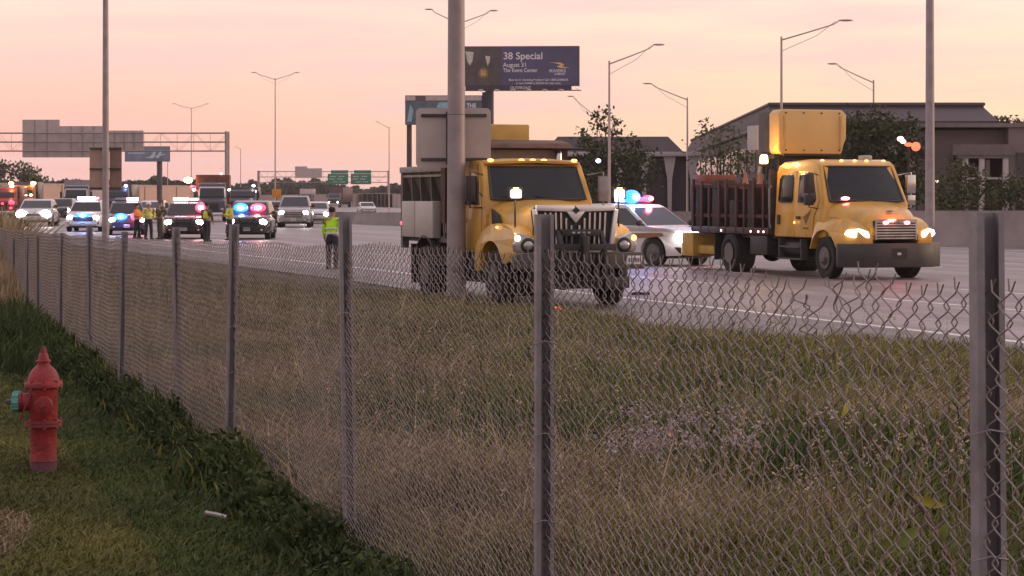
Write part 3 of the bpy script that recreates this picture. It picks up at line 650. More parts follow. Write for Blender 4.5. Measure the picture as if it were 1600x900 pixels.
    bk = MB(); bk.bb(-4.2, -3.50, -y1 + .04, y1 - .04, z0 + .05, z1 - .04); bk.build('board_housing', M_dk, bo, bevel=.02)
    bs = MB(); bs.bb(-4.1, -3.2, -.95, .95, 3.0, 3.1)
    for s in (-1, 1): bs.bb(-3.45, -3.3, s * .7 - .06, s * .7 + .06, 1.2, 3.0)
    bs.bb(-4.1, -3.95, -.8, -.7, 1.2, 3.0); bs.bb(-4.1, -3.95, .7, .8, 1.2, 3.0); bs.build('board_frame', M_blk, t)
    rb = MB(); rb.bb(-4.9, -4.22, -.9, .2, 3.25, 3.9); rb.tube([(-4.4, -.8, 2.6), (-4.6, -.6, 3.3)], .05, 8); rb.build('folded_arm', M_grey, t, bevel=.02)
    pk = MB(); pk.bb(-3.3, -3.0, -1.40, -1.12, 2.80, 2.86); pk.tube([(-3.15, -1.26, 2.6), (-3.15, -1.26, 2.9)], .04, 8); bb_ = pk.build('beacon_bracket', M_blk, t)
    bl = MB(); bl.lathe([(.09, 2.87), (.10, 2.92), (.09, 3.06), (.05, 3.10)], 18, (-3.15, -1.26, 0)); bl.build('amber_beacon', H_ambs, bb_)
    lamp('POINT', t, (-3.0, -1.5, 3.1), 28, (1, .5, .15), .1)
    hn = MB(); hn.bb(-1.5, -1.2, .5, .75, 2.94, 3.06); hn.build('roof_horn', M_grey, t, bevel=.03)
    # underbody box + yellow attenuator feet at the rear
    ub = MB(); ub.bb(-4.2, -3.2, -1.15, -.55, .5, 1.0); ub.build('tool_box', M_blk, t, bevel=.02)
    at = MB(); at.bb(-8.2, -6.2, -.95, .95, .42, .66); at.bb(-8.65, -7.9, -1.1, 1.1, .35, 1.0); at.build('rear_attenuator', mat('ochre_dull', (.46, .28, .05), .6, var=.2), t, bevel=.03)
    for s in (-1, 1):
        mf = MB(); mf.bb(-6.2, -6.15, s * .7, s * 1.24, .3, 1.03); mf.build('mud_flap', M_rub, t)
    return t
stake_truck()

# ------------------------------------------------------------------ generic passenger vehicles
def suv(name, label, cat, loc, rz, paint, kindof='suv', group=None, lights=None, bar=None, stripe=None, sc=1.0, push=False, hood=None, lampm=None, energy=8, pillar=None):
    t = thing(name, label, cat, loc, rz, group, sc)
    P = {'suv': dict(L=2.5, belt=1.10, roof=1.74, w=.99, hz=1.12, r=.38, wx=1.52), 'pickup': dict(L=2.85, belt=1.20, roof=1.90, w=1.01, hz=1.22, r=.41, wx=1.85), 'sedan': dict(L=2.4, belt=.95, roof=1.44, w=.92, hz=.96, r=.33, wx=1.42)}[kindof]
    Lh, belt, roof, w_, hz, r, wx = (P[k] for k in ('L', 'belt', 'roof', 'w', 'hz', 'r', 'wx'))
    ar = r + .09; zb = .30
    cowl = Lh - 1.28; 
    top = [(-Lh + .03, belt - .12), (-Lh + .05, belt), (cowl, belt + .01), (Lh - .45, hz - .07), (Lh - .12, hz - .16), (Lh, hz - .32), (Lh, zb + .12), (Lh - .1, zb)]
    prof = top + arc(wx, r, ar, -12 + 0, 192, 14) + arc(-wx, r, ar, -12, 192, 14) + [(-Lh + .08, zb), (-Lh, zb + .15)]
    def fn(q):
        x, y, z = q; k = 1.0
        if abs(x) > Lh - .5: k -= .22 * ((abs(x) - Lh + .5) / .5) ** 2
        if z > belt - .25: k -= (z - belt + .25) * .22
        if z < .5: k -= (.5 - z) * .12
        return (x, y * k, z)
    b = MB(); b.prism(prof, -w_, w_, 'y', fn); body = b.build('body', paint, t, bevel=.045, seg=2, angle=50)
    # greenhouse
    if kindof == 'pickup': gx = [(-.95, belt - .03), (-.98, roof - .06), (-.86, roof), (.30, roof), (.42, roof - .04), (cowl + .05, belt - .02)]
    elif kindof == 'suv': gx = [(-Lh + .10, belt - .03), (-Lh + .40, roof - .08), (-Lh + .56, roof - .02), (-.4, roof), (.22, roof - .03), (.36, roof - .08), (cowl + .05, belt - .02)]
    else: gx = [(-Lh + .55, belt - .03), (-1.05, roof - .06), (-.85, roof - .01), (-.2, roof), (.12, roof - .03), (.25, roof - .07), (cowl + .08, belt - .02)]
    tap = lambda q: (q[0], q[1] * (1 - (q[2] - belt) * .30), q[2])
    wg = w_ * .93
    g = MB(); g.prism(gx, -wg, wg, 'y', tap); gh = g.build('roof', paint, t, bevel=.05, seg=2, angle=50)
    # windows: windscreen
    A = gx[-1]; Bp = gx[-2]
    def onA(u, y, off=.012):
        x = A[0] + (Bp[0] - A[0]) * u; z = A[1] + (Bp[1] - A[1]) * u; n_ = Vector((-(Bp[1] - A[1]), 0, (Bp[0] - A[0]))).normalized() * -1
        if n_.x < 0: n_ = -n_
        yy = y * (1 - (z - belt) * .30); return (x + n_.x * off, yy, z + n_.z * off)
    m = MB(); m.slab([onA(.10, -wg * .93), onA(.10, wg * .93), onA(.93, wg * .90), onA(.93, -wg * .90)], .02); m.build('windshield', M_glass2, gh)
    Cc = gx[0]; Dd = gx[1]
    for s in (-1, 1):
        yq = wg + .012
        zlo, zhi = belt + .03, roof - .13
        def xf(z): return A[0] + (Bp[0] - A[0]) * (z - A[1]) / (Bp[1] - A[1]) - .12
        def xr(z): return Cc[0] + (Dd[0] - Cc[0]) * (z - Cc[1]) / (Dd[1] - Cc[1]) + .12
        cuts = {'suv': [-.95, .02], 'pickup': [-.15], 'sedan': [-.35]}[kindof]
        xs = [None] + cuts + [None]
        for k in range(len(xs) - 1):
            lo = (xr(zlo), xr(zhi)) if xs[k] is None else (xs[k] + .035, xs[k] + .035)
            hi = (xf(zlo), xf(zhi)) if xs[k + 1] is None else (xs[k + 1] - .035, xs[k + 1] - .035)
            if hi[1] - lo[1] < .08: hi = (hi[0], lo[1] + .08)
            w2 = MB(); w2.prism([(lo[0], zlo), (lo[1], zhi), (hi[1], zhi), (hi[0], zlo)], s * (yq - .02), s * yq, 'y', tap); w2.build('side_window', M_glass, gh)
        mr = MB(); mr.ell((cowl - .12, s * (w_ + .10), belt + .10), (.08, .13, .09), 10, 6); mr.tube([(cowl - .12, s * .85, belt + .03), (cowl - .12, s * w_, belt + .07)], .03, 6); mr.build('mirror', M_blk, t)
        hd = MB(); hd.bb(-.30, -.12, s * (w_ + .0), s * (w_ + .02), belt - .22, belt - .18); hd.build('door_handle', M_plast, body)
        if stripe:
            st = MB(); st.prism([(-2.0, .72), (-2.0, .86), (Lh - .62, .93), (1.9 if False else Lh - .56, .84), (1.2, .78)], s * (w_ + .001), s * (w_ + .008)); st.build('side_stripe', stripe, body)
    for sx in (-1, 1):
        for s in (-1, 1): wheel(t, sx * wx, s * (w_ - .13), r, .24, s, rr=.62)
    # underside
    u = MB(); u.bb(-Lh + .3, Lh - .3, -w_ * .72, w_ * .72, .22, .55); u.build('underbody', M_blk, t)
    # face
    gz0, gz1 = .58, hz - .30
    g = MB(); g.prism([(-.52, gz0), (-.58, gz1), (.58, gz1), (.52, gz0)], Lh - .06, Lh + .012, 'x'); gr = g.build('grille', M_blk, t, bevel=.015)
    g = MB()
    for k in range(3): z = gz0 + .05 + k * (gz1 - gz0 - .08) / 2.4; g.bb(Lh + .012, Lh + .03, -.50, .50, z - .018, z + .018)
    g.build('grille_slats', M_dk if kindof != 'pickup' else M_chr, gr)
    g = MB(); g.prism([(-.80, .30), (-.88, .54), (.88, .54), (.80, .30)], Lh - .25, Lh + .03, 'x', lambda q: (q[0] - abs(q[1]) ** 3 * .2, q[1], q[2])); g.build('bumper', M_plast if not hood else paint, t, bevel=.03)
    vplate(t, Lh + .035, 0, .47)
    lm = lampm or H_white
    for s in (-1, 1):
        hl = MB(); hl.ell((Lh - .09, s * .70, gz1 - .04), (.12, .20, .135), 12, 8); hl.build('headlight', lm, t)  # lit ellipsoid made larger than a headlamp to stand in for bloom
        fg = MB(); fg.ell((Lh + .0, s * .66, .42), (.04, .07, .05), 10, 6); fg.build('fog_lamp', M_lens, t)
    if energy:
        for s in (-1, 1): lamp('SPOT', t, (Lh + .12, s * .70, gz1 - .04), energy, (1, .93, .85), .08, rot=(0, R(-84), 0), spot=70)
    if push:
        p = MB()
        for s in (-1, 1): p.prism([(Lh + .02, .3), (Lh + .14, .3), (Lh + .16, .95), (Lh + .08, 1.02), (Lh + .05, .9)], s * .32 - .03, s * .32 + .03)
        p.tube([(Lh + .12, -.45, .88), (Lh + .12, .45, .88)], .03, 8); p.tube([(Lh + .12, -.45, .58), (Lh + .12, .45, .58)], .03, 8); p.build('push_bar', M_blk, t)
    if bar:
        q = MB(); q.bb(-.45 - .16 + .3, -.45 + .16 + .3, -.62, .62, roof + .01, roof + .05); lb = q.build('light_bar', M_blk, t, bevel=.01)
        for y0, y1, mm in bar:
            q = MB(); q.bb(-.30, .02, y0 + .01, y1 - .01, roof + .052, roof + .19); lo = q.build('light_bar_lens', mm, lb, bevel=.03)
            if mm in (H_blue, H_reds): q = MB(); q.bb(.022, .03, y0 + .06, y1 - .06, roof + .09, roof + .15); q.build('bulb', H_bluw if mm == H_blue else lampmat('pink_core', (1, .42, .48), 24), lo)
    if lights:
        for (x, y, z, rad, mm, e, c) in lights:
            q = MB(); q.ell((x, y, z), rad, 14, 9); so = q.build('lamp_glow_dome', mm, t)  # lamp dome enlarged; its glowing surface stands in for the halo
            if mm in (H_blue, H_reds):
                q = MB(); q.ell((x + rad[0] * .62, y, z), (rad[0] * .62, rad[1] * .50, rad[2] * .50), 12, 8); q.build('bulb', H_bluw if mm == H_blue else lampmat('pink_core', (1, .42, .48), 24), so)
            if e: lamp('POINT', t, (x + .25, y, z + .05), e, c, .1)
    return t
M_pw = mat('police_white', (.66, .64, .64), .3, coat=.5, var=.04)
M_gold = mat('gold_brown_stripe', (.26, .12, .06), .4, var=.1)
M_pblk = mat('police_black', (.025, .022, .024), .22, coat=.6, var=.1)
M_pred = mat('maroon_dark', (.055, .018, .02), .25, coat=.6, var=.1)
M_dimbar = mat('bar_clear', (.35, .35, .4), .2)
RED = (1, .12, .15); BLU = (.15, .35, 1)

# white squad SUV between the trucks
suv('police_suv', 'white police SUV with brown side stripe, between the two yellow trucks', 'police car', (3.72, 64.9, ROADZ), R(-46), M_pw, 'suv', 'police SUVs',
    stripe=M_gold, sc=1.04, bar=[(-.62, -.34, H_bluw), (-.34, -.02, H_blue), (-.02, .3, M_dimbar), (.3, .62, H_reds)],
    lights=[(.1, -.33, 1.93, (.2, .31, .20), H_blue, 110, BLU), (.1, .38, 1.88, (.12, .20, .10), H_reds, 20, RED), (2.34, -.82, .86, (.12, .10, .13), H_white, 8, (1, .9, .8)), (2.52, -.40, .92, (.06, .22, .09), lampmat('pink_bar', (1, .42, .52), 20), 8, RED)], energy=10)
def face(px, X_=800): return R(-90) - math.atan2((px - 800), F)
def dn(px, d, off): # heading like the road but individually turned
    return R(-70 + off)
suv('police_suv', 'dark police SUV with glowing pink-red roof bar, left of the black one', 'police car', GD(291, 106), R(-84), M_pred, 'suv', 'police SUVs', sc=1.02, push=True,
    bar=[(-.62, .1, lampmat('pink_bar', (1, .42, .52), 20)), (.1, .62, H_reds)], lights=[(1.2, .74, 1.46, (.14, .27, .22), H_reds, 60, RED)], energy=10)
suv('police_suv', 'black police SUV with one blue and one red windshield light', 'police car', GD(393, 105), R(-88), M_pblk, 'suv', 'police SUVs', sc=1.05, push=True,
    lights=[(.98, -.40, 1.42, (.14, .34, .22), H_blue, 60, BLU), (.98, .38, 1.42, (.14, .36, .20), H_reds, 60, RED)], energy=10)
suv('police_suv', 'white police SUV with blue-white roof lights, left of the pole carrying the tan sign', 'police car', GD(138, 128), R(-86), M_pw, 'suv', 'police SUVs', sc=1.04,
    bar=[(-.62, 0, H_bluw), (0, .4, H_bluw), (.4, .62, H_reds)], lights=[(2.45, 0, .9, (.08, .4, .15), H_blue, 50, BLU)], energy=10)
suv('police_suv', 'dark blue police SUV with blue and red grille lights, beside the tan sign pole', 'police car', GD(198, 117), R(-80), mat('police_navy', (.035, .035, .075), .25, coat=.6), 'suv', 'police SUVs', sc=1.02,
    bar=[(-.62, 0, M_dimbar), (0, .62, lampmat('pink_bar', (1, .42, .52), 20))], lights=[(2.50, -.30, .95, (.08, .34, .18), H_blue, 60, BLU), (2.50, .50, .95, (.10, .30, .24), H_reds, 60, RED)], energy=8)
suv('pickup_truck', 'silver pickup truck with both headlights on, driving left of a white car', 'pickup truck', GD(462, 146), R(-87), mat('silver_paint', (.34, .32, .33), .3, coat=.5), 'pickup', sc=1.10, lampm=H_white, energy=25)
suv('car', 'white car with headlights on, just right of the silver pickup', 'car', GD(494, 166), R(-87), M_pw, 'sedan', 'cars in the traffic queue', sc=1.15, energy=15)
suv('car', 'pale sedan with dazzling headlights at the far left of the road', 'car', GD(60, 150), R(-84), mat('pale_car', (.5, .49, .50), .3, coat=.5), 'sedan', 'cars in the traffic queue', sc=1.30, lampm=lampmat('dazzling_headlamp', (1, .95, .95), 40), energy=30,
    lights=[(2.40, -.62, .70, (.10, .26, .17), H_white, 0, None), (2.40, .62, .70, (.10, .26, .17), H_white, 0, None)])  # extra glowing domes over the headlights, added to imitate their glare
suv('car', 'dark car with white headlights between the pale sedan and a white police SUV', 'car', GD(98, 188), R(-86), M_pblk, 'suv', 'cars in the traffic queue', sc=1.1, energy=0, lampm=lampmat('dazzling_headlamp', (1, .95, .95), 40))

suv('car', 'small white car behind the standing people, between two dark police SUVs', 'car', GD(240, 170), R(-88), M_pw, 'sedan', 'cars in the traffic queue', sc=1.2, energy=0, lampm=M_lens)
suv('car', 'dark SUV partly hidden behind the black police SUV, left of the silver pickup', 'car', GD(421, 150), R(-80), M_pblk, 'suv', 'cars in the traffic queue', sc=1.0, energy=0)
suv('car', 'white car passing alone beyond the median barrier under the far gantry', 'car', (rx(250, 32 + 10) + 0, 250, ROADZ), R(-80), M_pw, 'sedan', 'cars in the traffic queue', energy=0, lampm=M_lens)

# ------------------------------------------------------------------ distant heavy vehicles
def far_truck(name, label, cat, px, d, rz, cabm, bodym, H=3.6, Wd=2.4, bodyw=2.6, bodyh=3.2, group=None, lamps=(), hm=None, Lb=6, nose=.9, trim=None):
    t = thing(name, label, cat, GD(px, d), rz, group)
    c = MB(); hw = Wd / 2; side = [(-2.0, .7), (-2.0, H), (-1.0, H + .05), (-.65, H - .1), (-.25, 1.95), (nose - .1, 1.7), (nose, 1.5), (nose, .6), (.5, .5)]
    def cf(q): x, y, z = q; k = 1 - max(0, z - 1.9) * .06; k -= max(0, x) * .10; return (x, y * k, z)
    c.prism(side, -hw, hw, 'y', cf); cab = c.build('cab', cabm, t, bevel=.07, angle=50)
    zt = H - .45
    w_ = MB(); w_.prism([(-hw * .84, 2.05), (-hw * .80, zt), (hw * .80, zt), (hw * .84, 2.05)], -.02, .02, 'x', lambda q: (q[0] + (-.28 - .40 * (q[2] - 2.0) / (H - 2.1)) + .05, q[1], q[2])); w_.build('windshield', M_glass, cab)
    if trim:
        m = MB(); 
        for s in (-1, 1): m.tube([(-.20, s * hw * .88, 2.0), (-.54, s * hw * .84, zt + .05)], .06, 6)
        m.tube([(-.50, -hw * .84, zt + .08), (-.50, hw * .84, zt + .08)], .07, 6); m.build('windshield_frame', trim, cab)
    g = MB(); g.prism([(-.50, .75), (-.56, 1.5), (.56, 1.5), (.50, .75)], nose - .02, nose + .03, 'x'); gr = g.build('grille', M_blk, t)
    g = MB(); g.bb(nose - .05, nose + .18, -hw, hw, .45, .75); g.build('bumper', M_chr, t, bevel=.03)
    for s in (-1, 1):
        h = MB(); h.ell((nose, s * .85, 1.0), (.08, .15, .11), 12, 8); h.build('headlight', hm or H_warm, t)
        wheel(t, 0, s * (hw - .16), .5, .3, s); wheel(t, -Lb + .6 - 1, s * (hw - .25), .5, .5, s, dual=True)
        for k in range(1): 
            m = MB(); m.bb(-.5, -.4, s * (hw + .2) - .1, s * (hw + .2) + .1, 1.9, 2.5); m.build('mirror', M_blk, t)
    b = MB(); b.bb(-2.2 - Lb, -2.15, -bodyw / 2, bodyw / 2, 1.0, bodyh); b.bb(-2.2 - Lb, 0, -.45, .45, .6, 1.0); b.build('cargo_body', bodym, t, bevel=.03)
    for (x, y, z, rad, mm) in lamps:
        q = MB(); q.ell((x, y, z), (rad, rad * 1.2, rad * .8), 12, 8); q.build('beacon', mm, t)
    return t
M_or = mat('orange_truck_paint', (.42, .12, .03), .4, coat=.3, var=.15)
M_drk = mat('dark_truck', (.05, .045, .06), .4, coat=.3)
far_truck('dump_truck', 'brown-bodied dump truck with amber beacon and pale windshield frame behind police SUV', 'truck', 331, 178, R(-84), M_drk, mat('brown_dump_body', (.13, .038, .02), .5, var=.3), H=3.15, bodyw=2.75, bodyh=3.85, trim=M_wht, hm=M_lens, Lb=5,
    lamps=[(-1.9, -2.0, 3.4, .30, H_ambs), (-1.9, -1.6, 2.8, .22, H_reds), (-1.9, -1.1, 2.5, .15, H_reds), (-.2, -1.45, 2.6, .13, H_warm), (-.3, 1.4, 2.6, .10, H_white), (-2.1, .7, 3.95, .08, H_warm)])
far_truck('dump_truck', 'orange plow truck with two amber roof beacons at the far left, behind the pale sedan', 'truck', 34, 212, R(-84), M_or, M_drk, H=3.1, bodyh=3.5, hm=H_warm, Lb=5, trim=M_or,
    lamps=[(-.8, -1.1, 3.35, .2, H_ambs), (-.8, 1.0, 3.35, .22, H_ambs), (.2, -.9, 2.2, .15, H_ambs), (.2, .9, 2.2, .14, H_warm)])
far_truck('fire_truck', 'red emergency truck with red flashing lights cut by the left picture edge', 'fire truck', 4, 200, R(-84), mat('fire_red', (.30, .03, .02), .35, coat=.4), mat('fire_red_body', (.22, .03, .02), .35, coat=.4), H=2.9, bodyh=3.0, hm=H_reds, Lb=6,
    lamps=[(-.3, .8, 3.0, .16, H_ambs), (.8, .9, 1.5, .24, H_reds), (.8, .1, 1.4, .18, H_reds)])
far_truck('semi_truck', 'dark blue truck with white roof edge behind the blue-lit police SUV at left', 'truck', 118, 206, R(-85), mat('navy_truck', (.035, .04, .09), .35, coat=.4), mat('grey_trailer', (.33, .29, .30), .6), H=3.1, bodyw=2.6, bodyh=3.65, hm=H_bluw, Lb=9, trim=M_wht)
far_truck('semi_truck', 'dark truck mostly hidden behind the tan sign and its pole', 'truck', 182, 222, R(-86), mat('navy_truck', (.035, .04, .09), .35, coat=.4), M_drk, H=3.0, bodyh=3.3, hm=H_white, Lb=8, lamps=[(-.4, .9, 3.15, .14, H_bluw), (-.4, -.9, 3.15, .12, H_reds)])
far_truck('box_truck', 'pale box truck in the distance, left of the dark maroon trailer', 'truck', 478, 420, R(-88), M_drk, mat('pink_box', (.62, .50, .48), .6), H=2.6, bodyh=3.6, hm=H_white, Lb=8)
far_truck('box_truck', 'dark maroon trailer truck in the distance below the green signs', 'truck', 522, 420, R(-95), M_drk, mat('maroon_box', (.10, .05, .06), .5), H=2.7, bodyh=3.9, hm=H_white, Lb=12, bodyw=2.7)
far_truck('semi_truck', 'dark truck with white lamps on top behind the black police SUV', 'truck', 378, 190, R(-86), mat('black_blue', (.03, .03, .045), .4), M_drk, H=2.6, bodyh=2.9, hm=M_lens, Lb=6,
    lamps=[(-1.2, .95, 3.0, .11, H_white), (-.9, 1.1, 2.5, .09, H_white)])

# ------------------------------------------------------------------ people
M_skin = mat('skin', (.38, .22, .16), .6, var=.05)
def skinned(name, pts, edges, radii, m, parent, sub=1):
    me = bpy.data.meshes.new(name); me.from_pydata(pts, edges, []); me.update()
    o = bpy.data.objects.new(name + '_tmp', me); COL.objects.link(o)
    sk = o.modifiers.new('s', 'SKIN'); sk.use_smooth_shade = True
    for i, r in enumerate(radii):
        rr = r if isinstance(r, tuple) else (r, r); me.skin_vertices[0].data[i].radius = rr
    me.skin_vertices[0].data[0].use_root = True
    sb = o.modifiers.new('b', 'SUBSURF'); sb.levels = sub; sb.render_levels = sub
    bpy.context.view_layer.update()
    ev = bpy.data.meshes.new_from_object(o.evaluated_get(bpy.context.evaluated_depsgraph_get()))
    bpy.data.objects.remove(o); ev.name = name; ev.materials.clear(); ev.materials.append(m)
    q = bpy.data.objects.new(name, ev); COL.objects.link(q); q.parent = parent; return q
def person(label, loc, rz, top_m, leg_m, helmet=None, hair=None, h=1.78, arms='down', band=None, group=None, vest=None):
    """local: faces +x"""
    t = thing('person', label, 'person', loc, rz, group, h / 1.78)
    J = dict(pel=(0, 0, .95), wa=(0, 0, 1.10), ch=(.01, 0, 1.32), nk=(0, 0, 1.50), hd=(.02, 0, 1.58), ht=(.02, 0, 1.74))
    arm = {'down': [(.03, .26, 1.17), (.10, .27, .93), (.13, .27, .85)], 'front': [(.05, .27, 1.17), (.27, .17, 1.14), (.34, .12, 1.16)], 'hip': [(-.06, .34, 1.18), (.08, .24, 1.02), (.14, .20, 1.0)]}[arms]
    pts = [J['pel'], J['wa'], J['ch'], J['nk'], J['hd'], (.03, 0, 1.66), (.02, 0, 1.75)]; rad = [(.15, .12), (.14, .11), (.17, .12), .06, .075, .098, .07]
    ed = [(0, 1), (1, 2), (2, 3), (3, 4), (4, 5), (5, 6)]
    for s in (-1, 1):
        b = len(pts); st = .05 * s
        pts += [(0, s * .19, 1.43)] + [(p[0], s * p[1], p[2]) for p in arm]; rad += [.065, .05, .036, .034]
        ed += [(2, b), (b, b + 1), (b + 1, b + 2), (b + 2, b + 3)]
        c = len(pts); pts += [(0, s * .10, .90), (.03 + st * .5, s * .12, .50), (st, s * .13, .10), (st + .17, s * .14, .04)]; rad += [.095, .066, .045, .04]
        ed += [(0, c), (c, c + 1), (c + 1, c + 2), (c + 2, c + 3)]
    body = skinned('body', pts, ed, rad, M_skin, t, 2)
    # fingers, nose, ears joined to the same mesh
    bm = bmesh.new(); bm.from_mesh(body.data); x = MB()
    for s in (-1, 1):
        hnd = Vector((arm[2][0], s * arm[2][1], arm[2][2])); d = (hnd - Vector((arm[1][0], s * arm[1][1], arm[1][2]))).normalized()
        sid = Vector((1, 0, 0)) if arms == 'down' else Vector((0, 0, 1))
        for k, ln_ in enumerate((.07, .085, .08, .06)):
            p = hnd + sid * (-.028 + k * .019); x.tube([p, p + d * ln_ * .5, p + d * ln_ + Vector((0, -s * .015, 0))], [.010, .009, .007], 6)
        x.tube([hnd + sid * .03 - d * .02, hnd + sid * .055 + d * .03], [.011, .008], 6)
        x.ell((.02, s * .10, 1.65), (.018, .012, .03), 8, 5); x.ell((.112, s * .032, 1.672), (.012, .014, .008), 8, 5)
    x.ell((.128, 0, 1.645), (.02, .014, .025), 8, 5); x.ell((.115, 0, 1.605), (.01, .025, .007), 8, 5)
    tmp = bpy.data.meshes.new('x'); tmp.from_pydata(x.v, [], x.f); bm.from_mesh(tmp); bm.to_mesh(body.data); bm.free(); bpy.data.meshes.remove(tmp)
    # trousers
    pts = [(0, 0, .97), (0, 0, 1.02)]; rad = [(.175, .135), (.17, .13)]; ed = [(0, 1)]
    for s in (-1, 1):
        st = .05 * s; c = len(pts); pts += [(0, s * .10, .86), (.03 + st * .5, s * .12, .50), (st, s * .13, .12), (st + .005, s * .13, .07)]; rad += [.112, .088, .075, .07]
        ed += [(0, c), (c, c + 1), (c + 1, c + 2), (c + 2, c + 3)]
    skinned('trousers', pts, ed, rad, leg_m, t, 2)
    # jacket
    pts = [(0, 0, .98), (0, 0, 1.15), (.01, 0, 1.34), (0, 0, 1.475)]; rad = [(.205, .165), (.195, .155), (.205, .155), (.085, .08)]; ed = [(0, 1), (1, 2), (2, 3)]
    for s in (-1, 1):
        b = len(pts); pts += [(0, s * .20, 1.42)] + [(p[0], s * p[1], p[2]) for p in arm[:2]]; rad += [.088, .078, .062]; ed += [(2, b), (b, b + 1), (b + 1, b + 2)]
    jk = skinned('jacket', pts, ed, rad, top_m, t, 2)
    if vest:
        skinned('safety_vest', [(0, 0, 1.0), (0, 0, 1.16), (.01, 0, 1.34), (0, 0, 1.45)], [(0, 1), (1, 2), (2, 3)], [(.215, .175), (.205, .17), (.205, .17), (.12, .1)], vest, t, 2)
    if band:
        b = MB()
        for z in (1.03, 1.17):
            b.lathe([(.195, z - .022), (.20, z), (.195, z + .022)], 20)
        b.v = [(p[0] * .95, p[1] * 1.10, p[2]) for p in b.v]; b.build('reflective_band', band, jk)
    for s in (-1, 1):
        b = MB(); st = .05 * s; b.loft([[(st - .08 + .0, s * .13 - .045, z), (st + .02, s * .13 - .055, z), (st + .20 * k, s * .135 - .04, z * kz), (st + .235 * k, s * .14, z * kz), (st + .20 * k, s * .135 + .045, z * kz), (st + .02, s * .13 + .055, z), (st - .08, s * .13 + .045, z)] for z, k, kz in ((0.0, 1, 1), (.05, 1, 1), (.10, .45, 1), (.18, .3, 1))])
        b.build('boot', M_blk, t)
    if helmet:
        b = MB(); b.ell((.01, 0, 1.735), (.135, .12, .095), 18, 10); b.lathe([(.12, 1.70), (.155, 1.705), (.12, 1.72)], 20, (.02, 0, 0)); b.build('helmet', helmet, t)
    if hair:
        b = MB(); b.ell((-.005, 0, 1.71), (.108, .10, .085), 16, 9); b.build('hair', hair, t)
    return t
M_lime = mat('hi_vis_lime', (.46, .88, .015), .7, var=.12, scale=9, bump=.3, bscale=14)
M_hy = mat('hi_vis_yellow', (.62, .62, .06), .7, var=.12, scale=9)
M_ho = mat('hi_vis_orange', (.75, .26, .04), .7, var=.12, scale=9)
M_ol = mat('olive_cloth', (.085, .08, .055), .85, var=.15, scale=9)
M_nav = mat('navy_cloth', (.025, .026, .036), .85, var=.15, scale=9)
M_refl = mat('reflective_tape', (.62, .64, .60), .35, var=.1)
M_hair = mat('dark_hair', (.02, .015, .012), .8)
grp = 'emergency workers standing on the road'
person('person in a neon lime jacket standing alone left of the yellow dump truck', GD(519, 60.5), R(75), M_lime, M_nav, hair=M_hair, h=1.72, arms='down', band=M_refl, group=grp)
person('person in a yellow jacket and white helmet beside one in orange', GD(232, 103), R(-60), M_hy, M_nav, helmet=M_wht, h=1.74, arms='hip', band=M_refl, group=grp)
person('person in an orange jacket left of the one in the white helmet', GD(214, 105), R(-20), M_ho, M_nav, hair=M_hair, h=1.68, arms='front', band=M_refl, group=grp)
person('tall person in dark olive clothing and cap right of the one in the white helmet', GD(251, 103.5), R(-130), M_ol, M_ol, helmet=M_ol, h=1.86, arms='hip', group=grp)
person('person in dark clothing with a yellow safety vest in front of the pink-lit police SUV', GD(323, 98), R(60), M_ol, M_nav, hair=M_hair, h=1.74, arms='down', group=grp, vest=M_hy)
person('person in a pale yellow jacket beside the black police SUV', GD(359, 101), R(-150), M_hy, M_nav, hair=M_hair, h=1.78, arms='front', band=M_refl, group=grp)
# ------------------------------------------------------------------ poles and lamps
M_pole = mat('pole_steel', (.33, .285, .295), .55, metal=.3, var=.18, scale=2, bump=.1, bscale=8)
M_far = mat('far_pole', (.52, .41, .39), .6, metal=.2, var=.1)
M_tan = mat('sign_back_tan', (.44, .30, .24), .7, var=.12, scale=2)
M_sgb = mat('sign_back_grey', (.52, .45, .435), .6, metal=.2, var=.12, scale=1.5, bump=.1, bscale=3)
def big_pole(name, label, base, r0, r1, H, cat='pole', flange=True):
    t = thing(name, label, cat, base)
    p = MB(); p.tube([(0, 0, .0), (0, 0, H * .5), (0, 0, H)], [r0, (r0 + r1) / 2, r1], 20); p.build('shaft', M_pole, t)
    if flange:
        b = MB(); b.lathe([(r0 * 1.9, 0), (r0 * 1.9, .05), (r0 * 1.1, .06), (r0 * 1.05, .25)], 20)
        for k in range(6): a = k * math.pi / 3; b.tube([(r0 * 1.6 * math.cos(a), r0 * 1.6 * math.sin(a), .05), (r0 * 1.6 * math.cos(a), r0 * 1.6 * math.sin(a), .12)], .03, 6)
        b.build('base_flange', M_pole, t)
        h = MB(); h.bb(-.06, .06, -r0 - .015, -r0 + .02, .6, .85); h.build('access_cover', M_pole, t, bevel=.01)
    return t
def gl(v): return (v[0], v[1], gz(v[0], v[1]))
pb = gl(W(713, 460, 41.5)); big_pole('light_pole', 'thick grey steel light pole standing in front of the near dump truck', pb, .185, .125, 14, 'light pole')
